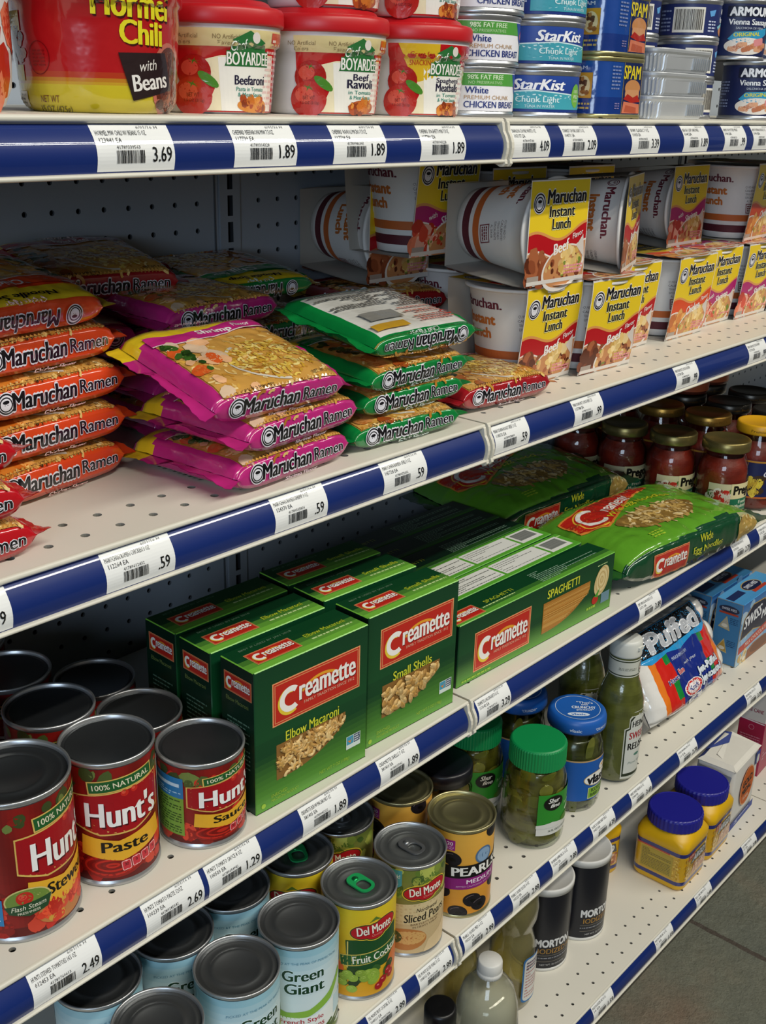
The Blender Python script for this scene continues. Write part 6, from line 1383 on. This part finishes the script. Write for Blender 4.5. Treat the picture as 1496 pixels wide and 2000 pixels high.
K['vienna'].put('upper navy vienna sausage can cut by the right picture edge', 58.4, 6.0, 6.02, rz=14)
K['vienna'].put('topmost sausage can whose rim shows at the top right corner', 52.6, 6.4, 12.04, rz=0)

# --- ramen shelf
z = Z2; h = 1.32; T = 2.6
g = 'pink shrimp ramen packs'
K['r_shrimp'].put('pink shrimp ramen pack lying at the bottom of the front stack', -21.6, 6.0, z + h, rz=4.5, group=g)
K['r_shrimp'].put('pink shrimp ramen pack in the middle of the front stack', -21.0, 5.7, z + h + T + .1, rz=5.5, rx=1.5, group=g)
K['r_shrimp'].put('pink shrimp ramen pack on top of the front stack, noodle picture in full view', -22.9, 5.3, z + h + 2 * T + 1.0, rz=-1, rx=14, ry=0, group=g)
for k in range(3): K['r_shrimp'].put('pink ramen pack hidden in the stack behind the front shrimp packs', -17.6, 18.9, z + h + T * k, rz=1, group='hidden rear shrimp packs')
K['r_shrimp'].put('shaded pink ramen pack on the rear stack between the orange and green packs', -16.8, 18.6, z + h + 3 * T + .3, rz=4, rx=2, group=g)
K['r_shrimp'].put('rearmost pink ramen pack with its pale underside up, against the pegboard', -27.0, 23.0, z + 7.9, rz=-14, ry=180)
K['r_beef'].put('dark brown ramen pack tilted against the pegboard between orange and green packs', -21.4, 25.0, z + 11.9, rz=-10, rx=8)
g = 'orange chicken ramen packs'
for k, w in enumerate(('at the bottom of the orange stack', 'second from the bottom of the orange stack', 'third from the bottom of the orange stack', 'fourth from the bottom, right under the flipped orange pack')):
    K['r_chicken'].put('orange chicken ramen pack ' + w, (-35.4, -35.1, -34.9, -35.4)[k], 14.4 + .1 * k, z + h + .08 + 2.74 * k, rz=(9, 6, 7, 8)[k], group=g)
K['r_chicken'].put('orange chicken ramen pack on top of its stack, turned so its lettering is upside down', -36.5, 14.2, z + h + 2.74 * 4 + .45, rz=186, rx=-9, group=g)
g = 'bright red ramen packs at the left edge'
for k, w in enumerate(('bottom', 'middle', 'top')): K['r_red'].put('bright red ramen pack whose crimped end pokes in at the left edge, %s of three' % w, -47.3 - .4 * k, 6.6, z + h + 2.55 * k, rz=(3, -2, 5)[k], rx=2, group=g)
g = 'green chili ramen packs'
K['r_chili'].put('green chili ramen pack at the bottom of the green stack', -8.2, 6.3, z + h - .2, rz=-4, group=g)
K['r_chili'].put('green chili ramen pack second from the bottom, shaded by the pack above', -7.0, 6.9, z + h + 1.98, rz=-2, group=g)
K['r_chili'].put('green chili ramen pack third from the bottom with shiny noodle window', -6.9, 6.6, z + h + 4.35, rz=0, rx=5, group=g)
K['r_chili'].put('green chili ramen pack on top of its stack, upside down with nutrition print showing', -6.5, 6.2, z + h + 7.3, rz=-2, rx=9, ry=180, group=g)
for k in range(3): K['r_chili'].put('green ramen pack hidden in the stack behind the front chili packs', -6.6, 21.4, z + h + 2.5 * k, rz=2, group='hidden rear chili packs')
K['r_chili'].put('green chili ramen pack on the rear stack by the pegboard, lettering upside down', -7.2, 24.2, z + h + 2.6 * 3 + .9, rz=178, rx=-6)
K['r_beef'].put('dark red roast beef ramen pack lying alone at the shelf front beside the noodle cups', 6.4, 7.1, z + h + .05, rz=-5)
for k in range(2): K['r_beef'].put('red roast beef ramen pack hidden low in the rear stack', 11.6, 23.8, z + h + 2.55 * k, rz=1, group='hidden rear roast beef packs')
K['r_beef'].put('shaded roast beef ramen pack on the rear stack, right end against the noodle cups', 11.2, 23.2, z + h + 5.2, rz=-14)

# --- noodle cups
g = 'noodle cups in printed sleeves'
K['c_beef'].put('upright beef noodle cup, nearest of the lower row', 15.9, 8.7, z, rz=-1, group=g)
K['c_beef'].put('upright beef noodle cup, second of the lower row, closest to the shelf edge', 25.1, 7.2, z, rz=-3, group=g)
K['c_beef'].put('upright beef noodle cup partly hidden behind the second cup of the lower row', 35.2, 10.6, z, rz=0, group=g)
K['c_chicken'].put('upright chicken noodle cup with orange band', 47.2, 9.8, z, rz=0, group=g)
K['c_shrimp'].put('upright shrimp noodle cup half hidden behind the chicken cup', 56.9, 11.0, z, rz=0, group=g)
K['c_shrimp'].put('upright shrimp noodle cup at the right end of the lower row', 66.6, 10.4, z, rz=0, group=g)
K['c_beef'].put('upright noodle cup in the lower row cut off by the right edge', 76.4, 10.4, z, rz=0)
for k, x in enumerate((21.5, 31.4, 41.2, 51.2, 61.5)):
    K[('c_beef', 'c_beef', 'c_chicken', 'c_shrimp', 'c_shrimp')[k]].put('second row noodle cup seen only by its sleeve top behind the %s cup' % ('first', 'second', 'third', 'chicken', 'half hidden shrimp')[k], x, 20.4, z, rz=0)
zl = z + 9.5
o = K['c_beef'].put('beef noodle cup lying on its side, larger and nearest of the three lying ones', 15.2, 13.2, zl + 4.78, rx=90, rz=-2)
for ch in o.children:
    if ch.name.startswith('cup'): ch.rotation_euler[2] = math.radians(-55)
K['c_beef'].put('beef noodle cup lying on its side, turned to the right above the second upright cup', 27.0, 13.7, zl + 4.66, rx=90, rz=20)
K['c_shrimp'].put('shrimp noodle cup lying on its side with magenta band, under the price strip', 53.6, 20.0, zl + 4.66, rx=90, rz=1)
K['c_shrimp'].put('upright noodle cup with magenta band on the upper level, left of the shelf joint', 11.4, 18.3, zl + 1.9, rz=0)
K['c_beef'].put('upright noodle cup on the upper level just right of the shelf joint', 26.2, 20.6, zl, rz=-2)
K['c_beef'].put('upright noodle cup on the upper level, third one from the shelf joint', 37.6, 19.0, zl, rz=-1)
K['c_chicken'].put('upright noodle cup on the upper level at the right edge showing its bare side', 67.4, 11.4, zl, rz=4)
K['c_beef'].put('dim noodle cup lying on its side against the pegboard', 12.4, 29.9, z + 12.8, rx=90, rz=0)

# --- tomato cans
z = Z3; g = 'tall tomato cans'
K['stew'].put('stewed tomato can, nearest and largest at the left edge', -42.5, 5.3, z)
K['paste'].put('tomato paste can at the front of its row', -35.4, 5.0, z, group=g)
K['sauce'].put('short tomato sauce can at the front with blue and green side panel', -28.45, 3.5, z)
K['paste'].put('tomato can right behind the front paste can', -35.6, 11.7, z, rz=-5, group=g)
K['paste'].put('third tomato can back in the paste row', -34.9, 18.5, z, rz=8, group=g)
K['paste'].put('fourth tomato can back in the paste row, against the pegboard', -34.9, 25.2, z, rz=18, group=g)
K['paste'].put('tomato can stacked on the rearmost paste can, its top under the shelf above', -34.9, 25.2, z + 9.92, rz=16, group=g)
K['stew'].put('second stewed tomato can, dark red strip at the left edge', -43.4, 13.2, z, rz=-20)
K['sauce'].put('short tomato sauce can right behind the front sauce can', -28.8, 10.3, z, rz=30)
K['sauce'].put('third short tomato sauce can, beside the pegboard holes', -28.3, 16.9, z, rz=50)

# --- pasta boxes
g = 'green macaroni boxes'
K['elbow'].put('green elbow macaroni box at the front', -19.2, 2.85, z, rz=-2.6, group=g)
K['elbow'].put('green elbow macaroni box, second in its row', -19.35, 7.5, z, rz=-2.6, group=g)
K['elbow'].put('green elbow macaroni box, third and dimmest in its row', -19.2, 12.0, z, rz=-1.5, group=g)
g = 'green small shells boxes'
K['shells'].put('green small shells box at the front', -6.8, 3.05, z, rz=-2.6, group=g)
K['shells'].put('green small shells box, second in its row', -7.0, 7.8, z, rz=-3.5, group=g)
K['shells'].put('green small shells box, third in its row under the shadow', -6.9, 12.2, z, rz=-3.5, group=g)
K['spag'].put('long spaghetti box at the shelf front with its window and name in view', 14.0, 3.35, z, rz=-2.2)
K['spagw'].put('long box lying behind the front spaghetti box with white printed back up, nearer of two', 13.7, 7.2, z, rz=-1.4)
K['spagw'].put('long box lying with white printed back up, further of two', 13.5, 10.9, z, rz=-1)
for k, w in enumerate(('first', 'second', 'third')): K['spag_shaded'].put('dark green spaghetti box in the shadow, %s behind the white backed ones' % w, 13.6 + .2 * k, 14.5 + 3.62 * k, z, rz=-.5, group='shaded spaghetti boxes')
K['bag'].put('lime green egg noodle bag overhanging the shelf edge, brightly lit', 44.4, 6.4, z + 2.85, rz=-7, rx=1)
K['bag'].put('dark shaded egg noodle bag lying behind the bright one', 40.6, 22.4, z + 5.2, rz=-4, rx=6)

# --- sauce jars
g = 'sauce jars with cream labels'
K['prego'].put('red pasta sauce jar nearest the shelf edge, label with mushrooms in view', 63.6, 5.9, z, rz=-32, group=g)
K['prego'].put('red pasta sauce jar, second in the row behind the nearest', 61.6, 12.6, z, rz=-30, group=g)
K['prego'].put('shaded pasta sauce jar, third in the row', 60.4, 19.4, z, rz=-42, group=g)
K['prego'].put('darkest pasta sauce jar, last in the row, half label showing', 59.4, 26.2, z, rz=-46, group=g)
K['yellow'].put('sauce jar with yellow lid and navy label at the right edge', 70.6, 4.4, z)
K['gold'].put('sauce jar with gold lid right behind the yellow lidded jar', 69.7, 11.7, z, rz=5)
K['gold'].put('sauce jar with brown gold lid, further back beside the dark lids', 69.2, 18.6, z, rz=20)
K['dark'].put('sauce jar with black lid at the back of the gold lid row', 69.8, 25.6, z)
for k, w in enumerate(('nearest', 'middle', 'rear')): K['dark'].put('dark lidded sauce jar beyond the yellow lid row, %s one' % w, 78.2 - .2 * k, 5.6 + 6.9 * k, z, rz=10 * k)
K['dark'].put('dark lidded sauce jar at the far right rear', 86.4, 13.0, z); K['dark'].put('dark lidded sauce jar at the far right rear corner', 86.2, 20.2, z)
K['orange'].put('jar with orange label standing on the rear dark lids', 78.2, 19.6, z + 11.95)
K['orange'].put('jar with orange label on the upper level at the right picture edge', 86.2, 20.2, z + 11.95, rz=10)

# --- cans on the fourth shelf
z = Z4; g = 'green bean cans'
K['beans'].put('green bean can cut by the bottom edge, furthest left of the front row', -33.3, 4.0, z, rz=10, group=g)
K['beans'].put('green bean can at the front, second from left, lower half cut off', -25.1, 4.0, z, rz=30, group=g)
K['beans'].put('green bean can with French Style lettering in view', -17.7, 4.2, z, rz=0, group=g)
K['beans'].put('dim green bean can behind the French Style one', -18.8, 12.0, z, rz=16, group=g)
K['beans'].put('dim green bean can behind the second can of the front row', -26.1, 11.3, z, rz=22, group=g)
K['beans'].put('dim green bean can at the rear left, mostly under the price strip', -33.6, 11.5, z, rz=20, group=g)
K['cocktail'].put('fruit cocktail can with a green pull ring at the front', -10.2, 3.85, z)
K['cocktail'].put('dim fruit can right behind the green ringed can', -11.1, 11.2, z, rz=-30)
K['pears'].put('sliced pear can with silver pull tab at the front', -2.7, 3.95, z)
K['pears'].put('dim fruit can at the rear behind the sliced pear can', -3.9, 12.4, z, rz=-25)
K['olives'].put('black olive can with gold lid at the front', 5.1, 3.6, z)
K['olives'].put('second black olive can in the shade behind the gold lidded one', 4.2, 11.2, z, rz=-24)
# --- jars on the fourth shelf
K['pickle'].put('pickle slice jar with green ribbed lid at the front', 19.7, 4.1, z, rz=-4)
K['pickle'].put('second green lidded pickle jar in the shade behind', 18.3, 12.0, z, rz=-10)
K['onion'].put('olive jar with black lid behind the black olive can', 12.0, 11.4, z)
K['dill'].put('dill pickle jar with round blue lid at the front', 28.6, 4.6, z)
K['dill'].put('second blue lidded dill jar in deep shade behind', 27.6, 12.2, z, rz=-30)
K['relish'].put('green relish bottle with white cap at the front', 36.9, 3.5, z)
K['relish'].put('second relish bottle behind, only its neck label clear', 38.6, 9.9, z, rz=-30)
K['mallow'].put('colourful marshmallow bag leaning back on the shelf', 57.4, 7.2, z + 6.7, rz=-1, rx=56, ry=2)
g = 'light blue cocoa boxes'
K['cocoa'].put('light blue cocoa box nearest the shelf edge', 80.6, 6.2, z, group=g)
K['cocoa'].put('light blue cocoa box, second from the shelf edge', 80.2, 10.9, z, rz=-1, group=g)
K['cocoa'].put('light blue cocoa box, third and in shade', 80.6, 15.5, z, rz=1, group=g)

# --- bottom shelf
z = Z5
K['redcap'].put('bottle with ribbed dark red cap under the can shelf', -.4, 4.6, z)
K['soy'].put('dark sauce bottle with a plain black cap at the bottom edge', 6.5, 5.9, z)
K['vinegar'].put('clear vinegar bottle with white screw cap at the bottom edge', 13.1, 4.0, z)
K['oil'].put('yellow cooking oil bottle standing next to the salt', 25.4, 8.8, z)
K['oil'].put('second cooking oil bottle, behind and left of the other', 18.2, 12.6, z, rz=20)
g = 'dark blue salt canisters'
K['salt'].put('dark blue salt canister nearer to the oil bottle', 35.0, 10.6, z, rz=-6, group=g)
K['salt'].put('dark blue salt canister nearer to the yellow jars', 43.6, 9.9, z, rz=8, group=g)
g = 'yellow corn starch jars'
K['starch'].put('yellow corn starch jar with blue lid nearest the shelf edge', 63.4, 5.7, z, rz=1, group=g)
K['starch'].put('yellow corn starch jar with blue lid beside the flour bag', 72.8, 6.0, z, rz=2, group=g)
K['starch'].put('yellow corn starch jar turned to show its name, half under the shelf strip', 55.2, 16.2, z, rz=-18, group=g)
K['flour'].put('white paper flour bag with orange oval on its front', 83.0, 6.4, z, rz=3)
K['sugar'].put('pink and white sugar carton behind the flour bag', 100.6, 8.6, z, rz=3)

# ================================================================ camera, light, world
cam = bpy.data.cameras.new('camera'); co = bpy.data.objects.new('camera', cam); COL.objects.link(co); SC.camera = co
cam.sensor_fit = 'HORIZONTAL'; cam.sensor_width = 36; cam.lens = 36 * 2153.47 / 1496; cam.clip_start = .05
ya, pi, ro = .858, -.3586, .0274
F = Vector((math.sin(ya) * math.cos(pi), math.cos(ya) * math.cos(pi), math.sin(pi)))
R0 = Vector((math.cos(ya), -math.sin(ya), 0)); U0 = R0.cross(F)
c, s_ = math.cos(ro), math.sin(ro); RX = R0 * c + U0 * s_; UP = -R0 * s_ + U0 * c
mt = Matrix((RX, UP, -F)).transposed().to_4x4(); mt.translation = Vector((-28.6347 * U * S, -20.429 * U * S, (.4578 * U + H0) * S))
co.matrix_world = mt

def area(name, loc, size, energy, col, rot=(0, 0, 0)):
    l = bpy.data.lights.new(name, 'AREA'); l.shape = 'RECTANGLE'; l.size, l.size_y = size; l.energy = energy; l.color = col
    o = bpy.data.objects.new(name, l); o.location = loc; o.rotation_euler = rot; COL.objects.link(o); return o
# ceiling fluorescent runs along the aisle
area('fluorescent_tube', (.5, -1.32, 2.62), (3.6, .06), 33, (1, .965, .86))
area('fluorescent_tube', (.5, -1.52, 2.62), (3.6, .06), 33, (1, .965, .86))
# daylight from the shop window at the left end of the aisle
wl = area('shop_window_daylight', (-3.2, -2.3, 1.75), (2.0, 1.2), 52, (.66, .82, 1.0))
wl.rotation_euler = Vector((3.0, 2.5, -.75)).to_track_quat('-Z', 'Y').to_euler()
w = bpy.data.worlds.new('store'); SC.world = w; w.use_nodes = True
w.node_tree.nodes['Background'].inputs['Color'].default_value = (.9, .92, 1, 1); w.node_tree.nodes['Background'].inputs['Strength'].default_value = .13
vs = SC.view_settings; vs.view_transform = 'Standard'; vs.look = 'None'; vs.exposure = 0.32; vs.gamma = 1; vs.use_curve_mapping = False
SC.cycles.max_bounces = 10; SC.cycles.transparent_max_bounces = 24; SC.cycles.caustics_reflective = False; SC.cycles.caustics_refractive = False
import collections
_n = collections.Counter(o['label'] for o in THINGS)
for k, v in _n.items():
    if not 4 <= len(k.split()) <= 16: print('LABEL LENGTH', len(k.split()), k)
    if v > 1: print('DUPLICATE LABEL', v, k)
